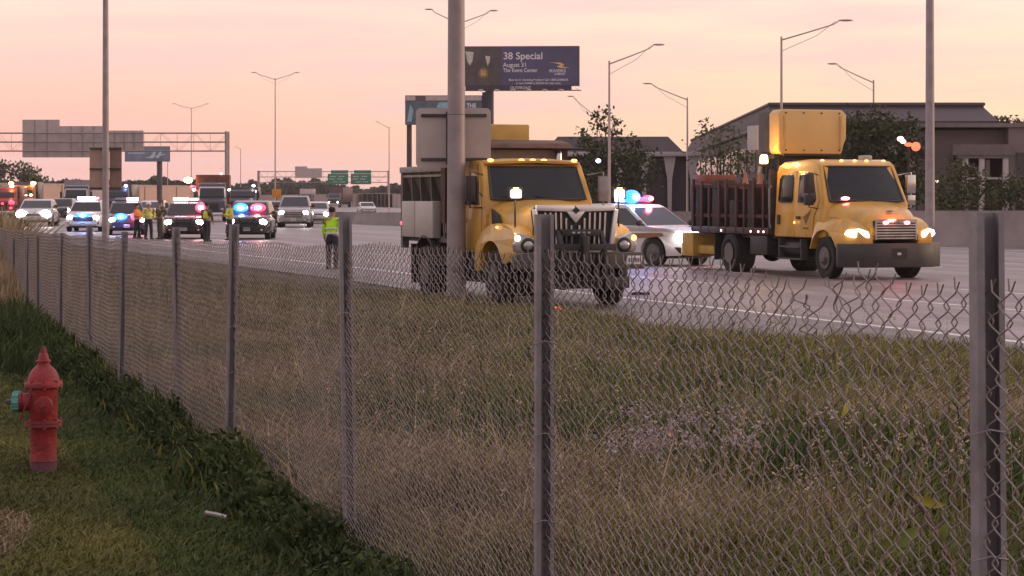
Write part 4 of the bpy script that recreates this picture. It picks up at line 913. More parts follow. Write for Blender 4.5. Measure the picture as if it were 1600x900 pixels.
# sign seen from behind, bolted to that pole
t = thing('road_sign', 'large blank grey sign back bolted to the thick pole before the dump truck', 'sign', (0, 0, 0))
a = W(650, 262, 41.9); b_ = W(767, 169, 41.9)
def rrect(x0, x1, z0, z1, r, n=4):
    o = []
    for cx, cz, a0 in ((x1 - r, z1 - r, 0), (x0 + r, z1 - r, 90), (x0 + r, z0 + r, 180), (x1 - r, z0 + r, 270)): o += arc(cx, cz, r, a0, a0 + 90, n)
    return o
m = MB(); m.prism(rrect(a.x, b_.x, a.z, b_.z, .09), 41.88, 41.90, 'y'); m.build('sign_panel', M_sgb, t)
m = MB()
for z in (a.z + .16, b_.z - .14): m = MB(); m.bb(a.x + .10, b_.x - .08, 41.83, 41.878, z - .028, z + .028); m.build('bracket_bar', M_dk, t, bevel=.005)
m = MB()
for z in (a.z + .16, b_.z - .14): m.lathe([(.165, z - .02), (.172, z), (.165, z + .02)], 20, (pb[0], pb[1], 0))
m.bb(pb[0] - .20, pb[0] - .145, 41.60, 41.88, a.z + .05, b_.z - .08)
m.build('pole_clamp', M_dk, t)
# left pole with tan sign
lb = GD(165, 92); lb = (lb.x, 92, -.37); big_pole('light_pole', 'tall thin steel pole at the left rising behind the police vehicles', lb, .15, .10, 15, 'light pole')
t = thing('road_sign', 'tan back of a sign in two panels fixed to the left tall pole', 'sign', (0, 0, 0))
for (x0, x1, y0, y1) in ((140, 163, 230, 297), (171, 190, 230, 297)):
    a = W(x0, y1, 92.3); b_ = W(x1 if x1 > 170 else x1 + 7, y0, 92.3); m = MB(); m.bb(a.x, b_.x, 92.3, 92.34, a.z, b_.z); m.build('sign_panel', M_tan if x0 < 150 else mat('sign_back_dark_tan', (.27, .17, .14), .7), t)
m = MB(); a = W(140, 264, 92.25); b_ = W(190, 262, 92.25)
for yy in (232, 264, 294): m = MB(); q = W(140, yy, 92.25); m.bb(a.x, b_.x, 92.20, 92.29, q.z - .03, q.z + .03); m.build('bracket_bar', M_dk, t)
# tall pole right
rp = W(1453, 338, 84.4); big_pole('light_pole', 'thick pole behind the median barrier right of the stake-bed truck', (rp.x, rp.y, -.37), .19, .13, 16, 'light pole')

def street_lamp(label, px, ytop, d, arms, group='highway lamp posts', r=.08, rise=None, twin=False):
    H = (CAMZ - (ytop - HOR) / F * d) + .37; x = (px - 800) / F * d
    t = thing('street_lamp', label, 'lamp post', (x, d, -.37), 0, group)
    p = MB(); p.tube([(0, 0, 0), (0, 0, H)], [r, r * .55], 12); p.lathe([(r * 1.8, 0), (r * 1.8, .04), (r * 1.1, .3)], 12); p.build('pole', M_far, t)
    for (axp, ayp) in arms:                # end of the arm in photo pixels, turned into metres
        ax = (axp - px) / F * d; az = H - (ayp - ytop) / F * d
        m = MB(); c1 = (ax * .40, 0, H - .1 + (az - H) * .42); c2 = (ax * .74, 0, H - .1 + (az - H) * .86)
        m.tube([(0, 0, H - .15), c1, c2, (ax * .85, 0, az)], [.035, .03, .025, .02], 6)
        if abs(ax) > 2.2: m.tube([(0, 0, H - .62), (ax * .5, 0, (H - .34) + (az - H) * .52), (ax * .78, 0, az - .05)], .012, 6)
        m.build('arm', M_far, t)
        m = MB(); m.ell((ax * .92, 0, az - .02), (abs(ax) * .075 + .10, .13, .05), 12, 6); m.build('lamp_head', M_far, t)
    return t
street_lamp('lamp post with a long single arm to the right, rising above the raised yellow board', 1221, 57, 92, [(1330, 31)])
street_lamp('lamp post with its arm bent left over the office roof, right of the raised board', 1365, 125, 120, [(1295, 99)])
street_lamp('lamp post with a long arm to the right beside the billboard tree', 952, 95, 100, [(1036, 69)])
street_lamp('thin lamp post with its arm to the left, in front of the dark-roofed building', 1074, 152, 130, [(1006, 130)])
street_lamp('lamp post with two short arms left of the far green signs', 430, 122, 215, [(394, 113), (467, 113)])
street_lamp('distant lamp post with two short arms just left of the gantry post', 299, 168, 300, [(270, 162), (326, 162)])
street_lamp('lamp post with two arms almost hidden behind the thick pole', 717, 33, 132, [(666, 14), (776, 16)])
street_lamp('faint lamp post with its arm left, right of the green signs', 608, 198, 260, [(588, 190)])
street_lamp('faint lamp post under the right part of the billboard', 933, 180, 170, [(888, 150)])
street_lamp('thin distant lamp post between the blue billboard and the gantry post', 262, 236, 360, [(252, 233)], r=.09)
street_lamp('thin distant lamp post right of the gantry post', 376, 232, 380, [(368, 229)], r=.09)

# ------------------------------------------------------------------ sign gantry (left)
def gantry(label, d, px0, px1, ytop, ybot, posts, dep=1.4, r=.05, nseg=14, name='sign_gantry'):
    t = thing(name, label, 'sign gantry', (0, 0, 0))
    x0 = (px0 - 800) / F * d; x1 = (px1 - 800) / F * d; zt = CAMZ - (ytop - HOR) / F * d; zb = CAMZ - (ybot - HOR) / F * d
    m = MB()
    for yy in (d - dep / 2, d + dep / 2):
        for z in (zt, (zt + zb) / 2, zb): m.tube([(x0, yy, z), (x1, yy, z)], r, 6)
        for k in range(nseg):
            a = x0 + (x1 - x0) * k / nseg; b = x0 + (x1 - x0) * (k + 1) / nseg
            m.tube([(a, yy, zb if k % 2 else zt), (b, yy, zt if k % 2 else zb)], r * .3, 4)
    for k in range(nseg + 1):
        a = x0 + (x1 - x0) * k / nseg; m.tube([(a, d - dep / 2, zt), (a, d + dep / 2, zt)], r * .5, 5)
        m.tube([(a, d - dep / 2, zb), (a, d - dep / 2, zt)], r * .4, 5)
    m.build('truss', M_pole, t)
    for p in posts:
        x = (p - 800) / F * d; m = MB()
        for yy in (d - dep / 2, d + dep / 2): m.tube([(x, yy, -.37), (x, yy, zt + .15)], r * 2.8, 8)
        for k in range(8): z = .5 + k * (zb - .5) / 8; m.tube([(x, d - dep / 2, z), (x, d + dep / 2, z + (zb - .5) / 8)], r * .6, 5)
        m.build('post', M_pole, t)
    return t
gantry('long steel truss gantry over the left lanes carrying blank grey sign backs', 205, -160, 356, 208, 236, [355, -158], nseg=20)
t = thing('overhead_sign', 'big stepped blank grey sign backs hung on the near gantry at left', 'sign', (0, 0, 0))
for (x0, x1, y0, y1) in ((35, 93, 187, 246), (93.2, 164, 197, 246), (164.2, 224, 204, 236)):
    a = W(x0, y1, 206.1); b_ = W(x1, y0, 206.1); m = MB(); m.bb(a.x, b_.x, 206.1, 206.2, a.z, b_.z)
    n = int((b_.x - a.x) / .9)
    sp = m.build('sign_panel', M_sgb, t); m = MB()
    for k in range(1, n): xx = a.x + (b_.x - a.x) * k / n; m.bb(xx - .03, xx + .03, 206.02, 206.1, a.z, b_.z)
    m.build('stiffener', M_pole, sp)
gantry('far steel gantry with green signs across the distant lanes', 450, 404, 607, 268, 285, [404, 607], nseg=14, r=.07)
M_green = mat('sign_green', (.02, .22, .12), .5, var=.06)
M_reflw = mat('sign_white', (.72, .74, .72), .5)
for lab, x0, x1, tb in (('left one of the two green highway signs on the far gantry', 512, 544, (517, 545)), ('right one of the two green highway signs on the far gantry', 548, 580, (553, 581))):
    t = thing('highway_sign', lab, 'sign', (0, 0, 0), 0, 'green highway signs'); D = 448.6
    a = W(x0, 288, D); b_ = W(x1, 271.5, D); m = MB(); m.prism(rrect(a.x, b_.x, a.z, b_.z, .2), D, D + .15, 'y'); m.build('sign_panel', M_green, t)
    a = W(tb[0], 271.2, D); b_ = W(tb[1] - 1, 266, D); m = MB(); m.prism(rrect(a.x, b_.x, a.z, b_.z, .1), D, D + .15, 'y'); m.build('exit_tab', M_green, t)
    m = MB()
    for (xa, xb, ya, yb) in ((x0 + 4, x1 - 5, 275, 276.3), (x0 + 3, x1 - 8, 279, 280.4), (x0 + 8, x1 - 4, 283.5, 284.6)):
        n = 7
        for k in range(n):
            if k == 3: continue
            q = W(xa + (xb - xa) * k / n, yb, D - .03); r_ = W(xa + (xb - xa) * (k + .6) / n, ya, D - .03); m.bb(q.x, r_.x, D - .03, D - .01, q.z, r_.z)
    m.build('lettering', M_reflw, t)
t = thing('overhead_sign', 'small grey stepped sign back on the far gantry left of the green signs', 'sign', (0, 0, 0))
for (x0, x1, y0, y1) in ((461, 480, 260, 278), (480.2, 503, 263, 278)):
    a = W(x0, y1, 448.6); b_ = W(x1, y0, 448.6); m = MB(); m.bb(a.x, b_.x, 448.6, 448.8, a.z, b_.z); m.build('sign_panel', M_sgb, t)
t = thing('warning_sign', 'square orange roadwork sign on a post above the dark SUV', 'sign', (0, 0, 0)); D = 190
a = W(425, 309, D); b_ = W(439, 295.5, D); m = MB(); m.bb(a.x, b_.x, D, D + .05, a.z, b_.z); m.build('sign_panel', mat('sign_orange', (.80, .30, .03), .5), t, bevel=.01)
m = MB(); xx = (a.x + b_.x) / 2; m.bb(xx - .05, xx + .05, D + .05, D + .12, ROADZ, b_.z - .1); m.build('post', M_dk, t)

# ------------------------------------------------------------------ billboards
M_navy = mat('poster_navy', (.075, .07, .17), .45, var=.25, scale=.35)
M_bdk = mat('poster_dark', (.075, .06, .062), .5, var=.4, scale=.6)
M_bfr = mat('billboard_frame', (.09, .035, .045), .6)
M_ink = mat('poster_white', (.82, .78, .78), .5, var=.03)
M_gold2 = mat('poster_gold', (.55, .36, .12), .5)
D = 274
t = thing('billboard', 'large navy billboard reading 38 Special on a tall centre post above the dump truck', 'billboard', (*W(812, 134, D)[:2], W(812, 134, D).z), R(-3))
k = D / F
def bx_(px): return (px - 812) * k
def bz_(py): return (134 - py) * k
m = MB(); m.bb(bx_(716), bx_(905.5), .0, .5, bz_(134.5), bz_(72)); bo = m.build('panel', M_bfr, t, bevel=.03)
m = MB(); m.bb(bx_(717), bx_(904.5), -.02, .0, bz_(133.5), bz_(73.5)); po = m.build('poster', M_navy, t)
m = MB(); m.bb(bx_(717), bx_(783), -.03, -.02, bz_(133.5), bz_(73.5)); m.build('poster_dark_part', M_bdk, po)
m = MB()
m.prism([(bx_(727), bz_(80)), (bx_(740), bz_(81)), (bx_(738), bz_(96)), (bx_(734), bz_(102)), (bx_(730), bz_(96))], -.045, -.03)
m.build('pale_shirt', mat('poster_pale', (.62, .60, .56), .6), po); m = MB(); m.prism([(bx_(758), bz_(87)), (bx_(766), bz_(88)), (bx_(765), bz_(96)), (bx_(762), bz_(103)), (bx_(760), bz_(97))], -.045, -.03); m.build('pale_shirt', mat('poster_pale', (.62, .60, .56), .6), po)
m = MB(); m.lathe([(.01, -.045), (8 * k, -.045), (8 * k, -.03)], 24, (bx_(755), 0, bz_(114)), 'y'); m.build('emblem_disc', mat('poster_brown', (.26, .15, .055), .5), po)
m = MB(); m.bb(bx_(751), bx_(759), -.06, -.045, bz_(118), bz_(109.5)); m.build('emblem_gold', M_gold2, po)
RX = (R(90), 0, 0)
text('38 Special', 15.5 * k, M_ink, po, (bx_(786), -.03, bz_(92.5)), RX, .01, bold=.014)
text('August 31', 9.6 * k, M_ink, po, (bx_(786), -.03, bz_(104.5)), RX, .01, sx=.95, bold=.008)
text('The Event Center', 8.4 * k, M_ink, po, (bx_(786), -.03, bz_(112.5)), RX, .01, sx=.88, bold=.008)
text('RIVERS', 6.8 * k, M_ink, po, (bx_(858), -.03, bz_(113.2)), RX, .01, sx=1.28, bold=.006)
text('CASINO', 3.6 * k, M_ink, po, (bx_(866), -.03, bz_(117)), RX, .01, sx=1.25, bold=.01)
text('Must be 21. Gambling Problem? Call 1-800-GAMBLER', 4.6 * k, M_ink, po, (bx_(795), -.03, bz_(126.3)), RX, .01, sx=.92, bold=.004)
text('or text GAMB to 833234 for help today', 4.4 * k, M_ink, po, (bx_(806), -.03, bz_(131.5)), RX, .01, sx=.98, bold=.004)
m = MB(); m.prism([(bx_(857), bz_(97.5)), (bx_(876), bz_(98)), (bx_(882), bz_(101)), (bx_(878), bz_(104)), (bx_(891), bz_(106.5)), (bx_(876), bz_(106.5)), (bx_(870), bz_(104.5)), (bx_(876), bz_(101.3)), (bx_(870), bz_(99.3))], -.05, -.03); m.build('logo_swoosh', mat('logo_gold', (.85, .55, .22), .5), po)
m = MB(); m.bb(bx_(727), bx_(893), -.05, .45, bz_(141), bz_(134.6)); ap = m.build('apron', mat('apron_dark', (.05, .035, .06), .6), t)
text('OUTFRONT', 6.6 * k, M_ink, ap, (bx_(797), -.06, bz_(139.6)), RX, .01, sx=.92, bold=.006)
m = MB(); m.bb(bx_(716), bx_(908), -1.0, -.05, bz_(142.2), bz_(141.2))
for j in range(10): xx = bx_(722 + j * 20); m.tube([(xx, -.9, bz_(141)), (xx, -.9, bz_(138.5))], .03, 5)
cw = m.build('catwalk', M_bfr, t)
for j in range(6): m = MB(); m.ell((bx_(752 + j * 25), -1.0, bz_(141.5)), (.35, .2, .14), 10, 6); m.build('flood_lamp', M_sgb, t)
m = MB(); m.tube([(bx_(764), .9, bz_(328)), (bx_(764), .9, bz_(80))], .55, 16); m.bb(bx_(716), bx_(903), .5, .9, bz_(125), bz_(120)); m.bb(bx_(716), bx_(903), .5, .9, bz_(92), bz_(87)); m.build('post', mat('billboard_post', (.045, .04, .07), .6), t)
# second billboard
D = 180; t = thing('billboard', 'lower teal and white billboard half hidden behind the grey sign back', 'billboard', (W(634, 265, D).x, D, W(634, 308, D).z), 0); k = D / F
X = lambda px: (px - 634) * k
Z = lambda py: (308 - py) * k
m = MB(); m.bb(X(633), X(753.5), 0, .3, Z(195), Z(149)); m.build('panel', mat('billboard_dark', (.09, .08, .10), .6), t)
m = MB(); m.bb(X(634), X(752.5), -.02, 0, Z(194.5), Z(158)); po = m.build('poster', mat('poster_teal', (.11, .15, .19), .5, var=.4, scale=.8), t)
m = MB(); m.bb(X(634), X(752.5), -.02, 0, Z(157), Z(150)); po2 = m.build('poster_top_strip', mat('poster_pale_strip', (.55, .45, .42), .6), t)
m = MB(); m.bb(X(649), X(665), -.03, -.02, Z(157.5), Z(149.2)); m.build('dark_patch', mat('poster_brown2', (.15, .10, .11), .6), t)
m = MB(); m.prism([(X(682), Z(168)), (X(686), Z(160)), (X(702), Z(160)), (X(706), Z(166)), (X(700), Z(170))], -.03, -.02); m.prism([(X(636), Z(190)), (X(641), Z(163)), (X(646), Z(172)), (X(643), Z(190))], -.03, -.02); m.build('pale_figure', mat('poster_cyan', (.30, .50, .58), .5), po)
text('OVER THE', 9.5 * k, M_ink, po, (X(706), -.03, Z(168.3)), RX, .01, sx=.86, bold=.012)
m = MB(); m.bb(X(753.5), X(763), -.1, .5, Z(172), Z(144)); m.build('end_frame', mat('frame_navy', (.03, .028, .06), .6), t)
m = MB(); m.tube([(X(639), .55, -2.0), (X(639), .55, Z(150))], .22, 12); m.build('post', M_dk, t); m = MB(); m.tube([(X(748), .55, -2.0), (X(748), .55, Z(150))], .22, 12); m.build('post', M_dk, t)
# blue billboard far left
D = 330; t = thing('billboard', 'blue-grey billboard with slanted pale lettering on one post under the left gantry', 'billboard', (W(195, 308, D).x, D, CAMZ), 0); k = D / F
X = lambda px: (px - 195) * k
m = MB(); m.bb(X(195), X(265), 0, .5, Z(252.5), Z(228.5)); m.build('panel', M_bfr, t)
m = MB(); m.bb(X(195.6), X(264.4), -.02, 0, Z(252), Z(229)); po = m.build('poster', mat('poster_blue', (.20, .24, .33), .5, var=.35, scale=.3), t)
m = MB(); m.prism([(X(233), Z(247)), (X(241), Z(236)), (X(244), Z(236)), (X(240), Z(247))], -.03, -.02); m.prism([(X(243), Z(247)), (X(250), Z(237)), (X(253), Z(237)), (X(248), Z(247))], -.03, -.02)
m.prism([(X(228), Z(246)), (X(258), Z(240)), (X(258), Z(241.5)), (X(229), Z(247.5))], -.04, -.031); m.bb(X(200), X(226), -.03, -.02, Z(240), Z(238.5)); m.build('pale_marks', mat('poster_lightblue', (.55, .62, .70), .5), po)
m = MB(); m.tube([(X(248), .8, -2.0), (X(248), .8, Z(230))], .42, 12); m.build('post', M_dk, t)

# ------------------------------------------------------------------ sound wall and other far structure
M_sw = mat('sound_wall', (.52, .36, .30), .85, var=.10, scale=.2)
def wall_strip(name, label, cat, pts, m, thick=.3, cap=.25, panel=5.0):
    t = thing(name, label, cat, (0, 0, 0)); b = MB(); c = MB(); p = MB()
    for i in range(len(pts) - 1):
        (x0, y0, z0), (x1, y1, z1) = pts[i], pts[i + 1]
        b._add([(x0, y0, -.4), (x1, y1, -.4), (x1, y1 + thick, -.4), (x0, y0 + thick, -.4), (x0, y0, z0), (x1, y1, z1), (x1, y1 + thick, z1), (x0, y0 + thick, z0)], [(0, 3, 2, 1), (4, 5, 6, 7), (0, 1, 5, 4), (1, 2, 6, 5), (2, 3, 7, 6), (3, 0, 4, 7)])
        c._add([(x0, y0 - .06, z0 + .004), (x1, y1 - .06, z1 + .004), (x1, y1 + thick + .06, z1 + .004), (x0, y0 + thick + .06, z0 + .004), (x0, y0 - .06, z0 + cap), (x1, y1 - .06, z1 + cap), (x1, y1 + thick + .06, z1 + cap), (x0, y0 + thick + .06, z0 + cap)], [(0, 3, 2, 1), (4, 5, 6, 7), (0, 1, 5, 4), (1, 2, 6, 5), (2, 3, 7, 6), (3, 0, 4, 7)])
        L_ = math.hypot(x1 - x0, y1 - y0); n = max(1, int(L_ / panel))
        for k in range(n): f = k / n; xx = x0 + (x1 - x0) * f; yy = y0 + (y1 - y0) * f; zz = z0 + (z1 - z0) * f; p.bb(xx - .12, xx + .12, yy - .08, yy - .001, -.4, zz)
    b.build('panels', m, t); c.build('coping', mat('wall_coping', (.42, .36, .34), .8), t); p.build('piers', mat('wall_pier', (.44, .31, .26), .85), t)
def wp_(px, py, d): q = W(px, py, d); return (q.x, q.y, q.z)
wall_strip('sound_wall', 'long pinkish sound wall behind the left traffic', 'wall', [wp_(-60, 288, 300), wp_(60, 289, 310), wp_(200, 291, 330), wp_(345, 293, 360)], M_sw)
wall_strip('sound_wall', 'low pinkish-grey wall beyond the median, under the far green signs', 'wall', [wp_(360, 306, 520), wp_(530, 304, 480), wp_(590, 302.5, 440), wp_(640, 304, 400), wp_(700, 305, 380)], mat('sound_wall_grey', (.40, .32, .30), .85, var=.12, scale=.2), cap=.1)

# buildings -------------------------------------------------------------------------
M_roof = mat('dark_mansard', (.078, .058, .064), .7, var=.18, scale=.4, bump=.2, bscale=2)
M_bw = mat('brown_wall', (.20, .16, .155), .8, var=.12, scale=.3)
M_trim = mat('pale_trim', (.46, .41, .40), .6, var=.08)
M_dw = mat('dark_wall', (.085, .07, .08), .6, var=.2, scale=.5)
def office():
    t = thing('office_building', 'large office building with dark mansard roof behind the stake-bed truck', 'building', (0, 0, 0))
    C = Vector(((1200 - 800) / F * 118, 118, 0)); Rr = Vector(((1550 - 800) / F * 118, 118, 0)); Lf = Vector(((1075 - 800) / F * 196, 196, 0)); Bk = Rr + (Lf - C)
    z0 = -.4; z1 = CAMZ + (308 - 200) / F * 118; z2 = CAMZ + (308 - 163) / F * 118
    cen = (C + Rr + Lf + Bk) / 4
    def pt(p, z, k=0): d = Vector((cen.x - p.x, cen.y - p.y, 0)); q = p + d.normalized() * k; return (q.x, q.y, z)
    loop = [C, Rr, Bk, Lf]
    w_ = MB(); w_.loft([[pt(p, z0) for p in loop], [pt(p, z1) for p in loop]]); wl = w_.build('wall', M_dw, t)
    r_ = MB(); r_.loft([[pt(p, z1 + .004, -1.0) for p in loop], [pt(p, z1 + .35, -1.0) for p in loop], [pt(p, z2 - .12, 1.3) for p in loop], [pt(p, z2, 1.3) for p in loop]]); rf = r_.build('roof', M_roof, t)
    c_ = MB()
    for i in range(4):
        a = Vector(pt(loop[i], z2 + .06, 1.3)); b = Vector(pt(loop[(i + 1) % 4], z2 + .06, 1.3)); c_.tube([a, b], .10, 6)
        a = Vector(pt(loop[i], z1 + .1, -1.02)); b = Vector(pt(loop[(i + 1) % 4], z1 + .1, -1.02)); c_.tube([a, b], .12, 6)
    c_.build('roof_edge', mat('roof_edge', (.10, .075, .075), .6), rf)
    # window bands
    for side_, n in (((C, Rr), 8), ((Lf, C), 12)):
        a, b = side_; d = (b - a); nrm = Vector((d.y, -d.x, 0)).normalized()
        for lvl in (0.6, 3.1):
            for k in range(n):
                p = a + d * ((k + .12) / n); q = a + d * ((k + .88) / n); f = MB()
                A_ = p + nrm * .06; B_ = q + nrm * .06
                f.slab([(A_.x, A_.y, lvl), (B_.x, B_.y, lvl), (B_.x, B_.y, lvl + 1.5), (A_.x, A_.y, lvl + 1.5)], .055)
                f.build('window', mat('office_glass', (.05, .05, .065), .12), wl)
    sk = MB(); q = W(1478, 197, 116.8); sk.box((q.x, 116.9, q.z), (1.1, .5, .28)); sk.build('roof_vent', M_trim, rf, bevel=.03)
    sk = MB(); q = W(1115, 190, 160)
    # pale reflective patch on the side roof and lower pale facade left of the board
    a = W(1163, 238, 150); b = W(1196, 206, 128); 
    f = MB(); f.bb(a.x, b.x, 117.2, 117.6, a.z, CAMZ + (308 - 206) / F * 117); f.build('pale_facade', mat('pale_facade', (.26, .20, .19), .7, var=.1), wl)
office()
def wing():
    t = thing('office_wing', 'low brown building wing with a columned porch at the right edge behind the barrier', 'building', (0, 0, 0)); D = 106
    P = lambda px, py, dd=0: ((px - 800) / F * D, D + dd, CAMZ - (py - 308) / F * D)
    x0 = P(1432, 0)[0]; x1 = P(1760, 0)[0]; zt = P(0, 203)[2]; px0 = P(1490, 0)[0]; px1 = P(1570, 0)[0]; pz = P(0, 240)[2]
    w_ = MB()
    w_.bb(x0, px0, D, D + 12, -.4, zt); w_.bb(px1, x1, D - .8, D + 12, -.4, zt + .1); w_.bb(px0 + .001, px1 - .001, D + .0, D + 12, pz, zt - .002); w_.bb(px0 + .001, px1 - .001, D + 3.2, D + 11.9, -.4, pz - .002)
    wl = w_.build('wall', M_bw, t)
    m = MB(); m.bb(x0 - .1, x1, D - .95, D + 12.1, zt + .104, zt + .3); m.build('parapet', mat('parapet_brown', (.20, .165, .16), .7), wl)
    m = MB(); m.bb(px0 - .3, px1 + .15, D - 1.3, D - .81, pz - .1, pz + .42); m.bb(px0 - .1, px1, D - 1.25, D - .9, pz - .25, pz - .104); m.build('lintel', mat('lintel_brown', (.17, .135, .13), .7), t)
    for c in (1501, 1526, 1563): m = MB(); q = P(c, 0)[0]; m.bb(q - .13, q + .13, D - 1.2, D - .94, -.4, pz - .252); m.build('column', M_trim, t, bevel=.02)
    m = MB(); z = P(0, 279)[2]; m.bb(px0 + .2, px1 - .2, D - 1.05, D - .97, z - .05, z + .05); m.bb(P(1545, 0)[0] - .1, P(1545, 0)[0] + .1, D + .2, D + .5, z, z + .9); m.build('rail', M_trim, t)
    for x, zz, ww, hh in ((P(1540, 0)[0], 2.9, 1.0, 1.5), (P(1512, 0)[0], 2.9, .7, 1.5), (P(1545, 0)[0], .6, 1.2, 1.6)):
        m = MB(); m.bb(x - ww / 2, x + ww / 2, D + 3.12, D + 3.19, zz - hh / 2, zz + hh / 2); m.build('window', mat('office_glass', (.05, .05, .065), .12), wl)
    for c in (1598, 1640): m = MB(); q = P(c, 0)[0]; m.bb(q - .5, q + .5, D - .88, D - .81, 2.2, 3.8); m.build('window', mat('office_glass', (.05, .05, .065), .12), wl)
wing()
def pavilion():
    t = thing('low_building', 'low building with dark roof and pale fascia on white columns, behind the white police SUV', 'building', (0, 0, 0)); D = 150
    P = lambda px, py: ((px - 800) / F * D, CAMZ - (py - 308) / F * D)
    x0 = P(840, 0)[0]; x1 = P(1095, 0)[0]; zf = P(0, 244)[1]; zr = P(0, 212)[1]
    m = MB(); m.bb(x0 + .8, x1 - .5, D + 1.6, D + 18, -.4, zf - .004); m.build('wall', mat('dusk_glass_wall', (.05, .042, .06), .3, var=.3, scale=.6), t)
    m = MB(); m.bb(x0, x1, D, D + 19, zf, zf + .30); m.build('fascia', M_trim, t, bevel=.02)
    m = MB(); xa, xb = P(850, 0)[0], P(1070, 0)[0]; m.loft([[(xa, D + 1, zf + .304), (xb, D + 1, zf + .304), (xb, D + 18, zf + .304), (xa, D + 18, zf + .304)], [(xa + 1.0, D + 2.2, zr), (xb - 1.0, D + 2.2, zr), (xb - 1, D + 16, zr), (xa + 1, D + 16, zr)]]); m.build('roof', M_roof, t)
    for c in (968, 1007, 1047, 1083):
        q = P(c, 0)[0]; m = MB(); m.prism([(q - .10, -.4), (q + .10, -.4), (q + .16, zf - 1.6), (q + .42, zf - .004), (q - .42, zf - .004), (q - .16, zf - 1.6)], D + .3, D + .6); m.build('column', M_trim, t)
pavilion()
t = thing('illuminated_sign', 'small glowing white and red sign lamps before the dark right-hand tree', 'sign', (0, 0, 0)); D = 100
a = W(1406, 214, D); b_ = W(1436, 236, D); m = MB(); m.tube([W(1400, 216, D + .1), W(1420, 226, D + .1), W(1436, 232, D + .1)], .05, 6); m.tube([W(1420, 226, D + .1), (W(1420, 226, D).x, D + .1, -.4)], .06, 6); m.build('bracket', M_blk, t)
m = MB(); m.ell(W(1407, 217, D), (.16, .06, .12)); m.ell(W(1411, 221, D), (.14, .06, .10)); m.build('white_lamp', lampmat('sign_lamp_white', (1, .72, .66), 2.2), t)
m = MB(); m.ell(W(1420, 226, D), (.20, .06, .09)); m.lathe([(.13, D - .05), (.21, D), (.13, D + .05)], 16, (W(1431, 0, D).x, 0, W(0, 229, D).z), 'y'); m.build('red_lamp', lampmat('sign_lamp_red', (1, .13, .06), 1.8), t)
t = thing('wall_lamp', 'tiny white lamp glowing beside the thick right pole', 'lamp', (0, 0, 0)); m = MB(); m.ell(W(1462, 283, 100), (.12, .06, .09)); m.build('lit_globe', lampmat('small_white', (1, .9, .85), 4), t)
m = MB(); q = W(1462, 283, 100); m.tube([(q.x, 100.1, -.4), (q.x, 100.1, q.z)], .03, 6); m.build('post', M_blk, t)

# ------------------------------------------------------------------ trees
def leafmat(name, c1, c2):
    return mat(name, c1, .75, var=.1, scale=1.3, col2=c2, spec=.25)
L_dark = leafmat('foliage_dark', (.085, .098, .045), (.045, .056, .028))
L_mid = leafmat('foliage_mid', (.12, .13, .06), (.07, .08, .04))
M_bark = mat('bark', (.075, .055, .045), .9, var=.3, scale=4, bump=.5, bscale=12)
def leaf_mesh(name, cen, nrm_up, size, m, parent=None, aspect=.55):
    n = len(cen); a = rng.normal(size=(n, 3)); a /= np.linalg.norm(a, axis=1)[:, None]; b = rng.normal(size=(n, 3)); b -= a * (a * b).sum(1)[:, None]; b /= np.linalg.norm(b, axis=1)[:, None]
    s = size * rng.uniform(.6, 1.3, n)[:, None]; v = np.stack([cen - a * s, cen + b * s * aspect, cen + a * s, cen - b * s * aspect], 1).reshape(-1, 3)
    return raw_mesh(name, v, np.arange(4 * n).reshape(n, 4), [m], None, parent)
def raw_mesh(name, v, faces4, mats, mi=None, parent=None, smooth=False):
    me = bpy.data.meshes.new(name); nf = len(faces4); k = faces4.shape[1]
    me.vertices.add(len(v)); me.vertices.foreach_set('co', np.ascontiguousarray(v, dtype=np.float32).ravel())
    me.loops.add(nf * k); me.loops.foreach_set('vertex_index', np.ascontiguousarray(faces4, dtype=np.int32).ravel())
    me.polygons.add(nf); me.polygons.foreach_set('loop_start', np.arange(0, nf * k, k, dtype=np.int32)); me.polygons.foreach_set('loop_total', np.full(nf, k, dtype=np.int32))
    for m in mats: me.materials.append(m)
    if mi is not None: me.polygons.foreach_set('material_index', np.ascontiguousarray(mi, dtype=np.int32))
    me.update(); me.validate()
    if smooth: me.polygons.foreach_set('use_smooth', [True] * nf)
    o = bpy.data.objects.new(name, me); COL.objects.link(o)
    if parent: o.parent = parent
    return o
def tree(label, base, clumps, leaf, m, n_per, trunk_r, name='tree', group='roadside trees'):
    """clumps: list of (centre xyz world, radius) ; trunk rises from base and forks to each clump"""
    t = thing(name, label, 'tree' if name == 'tree' else 'bush', base, 0, group); B = Vector(base); tr = MB()
    top = max(c[0][2] for c in clumps) - base[2]; cx = sum(c[0][0] for c in clumps) / len(clumps) - B.x
    if trunk_r: 
        tr.tube([(0, 0, -.05), (cx * .2, 0, top * .3), (cx * .5, 0, top * .55), (cx * .8, 0, top * .85)], [trunk_r, trunk_r * .75, trunk_r * .5, trunk_r * .2], 10)
        for c, r in clumps:
            e = Vector(c) - B; s0 = min(max(.28, (e.z - 1.5) / top * .8), .8) * top; tr.tube([(cx * s0 / top * .8, 0, s0), (e.x * .5 + cx * .2, e.y * .5, (s0 + e.z) / 2 + .1), tuple(e)], [trunk_r * .4, trunk_r * .22, trunk_r * .08], 6)
        tr.build('trunk', M_bark, t)
    pts = []
    for c, r in clumps:
        rr = r if isinstance(r, tuple) else (r, r, r)
        ns = int(n_per * rr[0] * rr[2]); sub = rng.normal(size=(9, 3)); sub /= np.linalg.norm(sub, axis=1)[:, None]; sub *= rng.uniform(.45, .95, (9, 1)); k = rng.integers(0, 9, ns)
        d = rng.normal(size=(ns, 3)) * .30; p = (sub[k] + d) * np.array(rr) + np.array(c) - np.array(base); pts.append(p)
    leaf_mesh('crown', np.concatenate(pts), None, leaf, m, t)
    return t
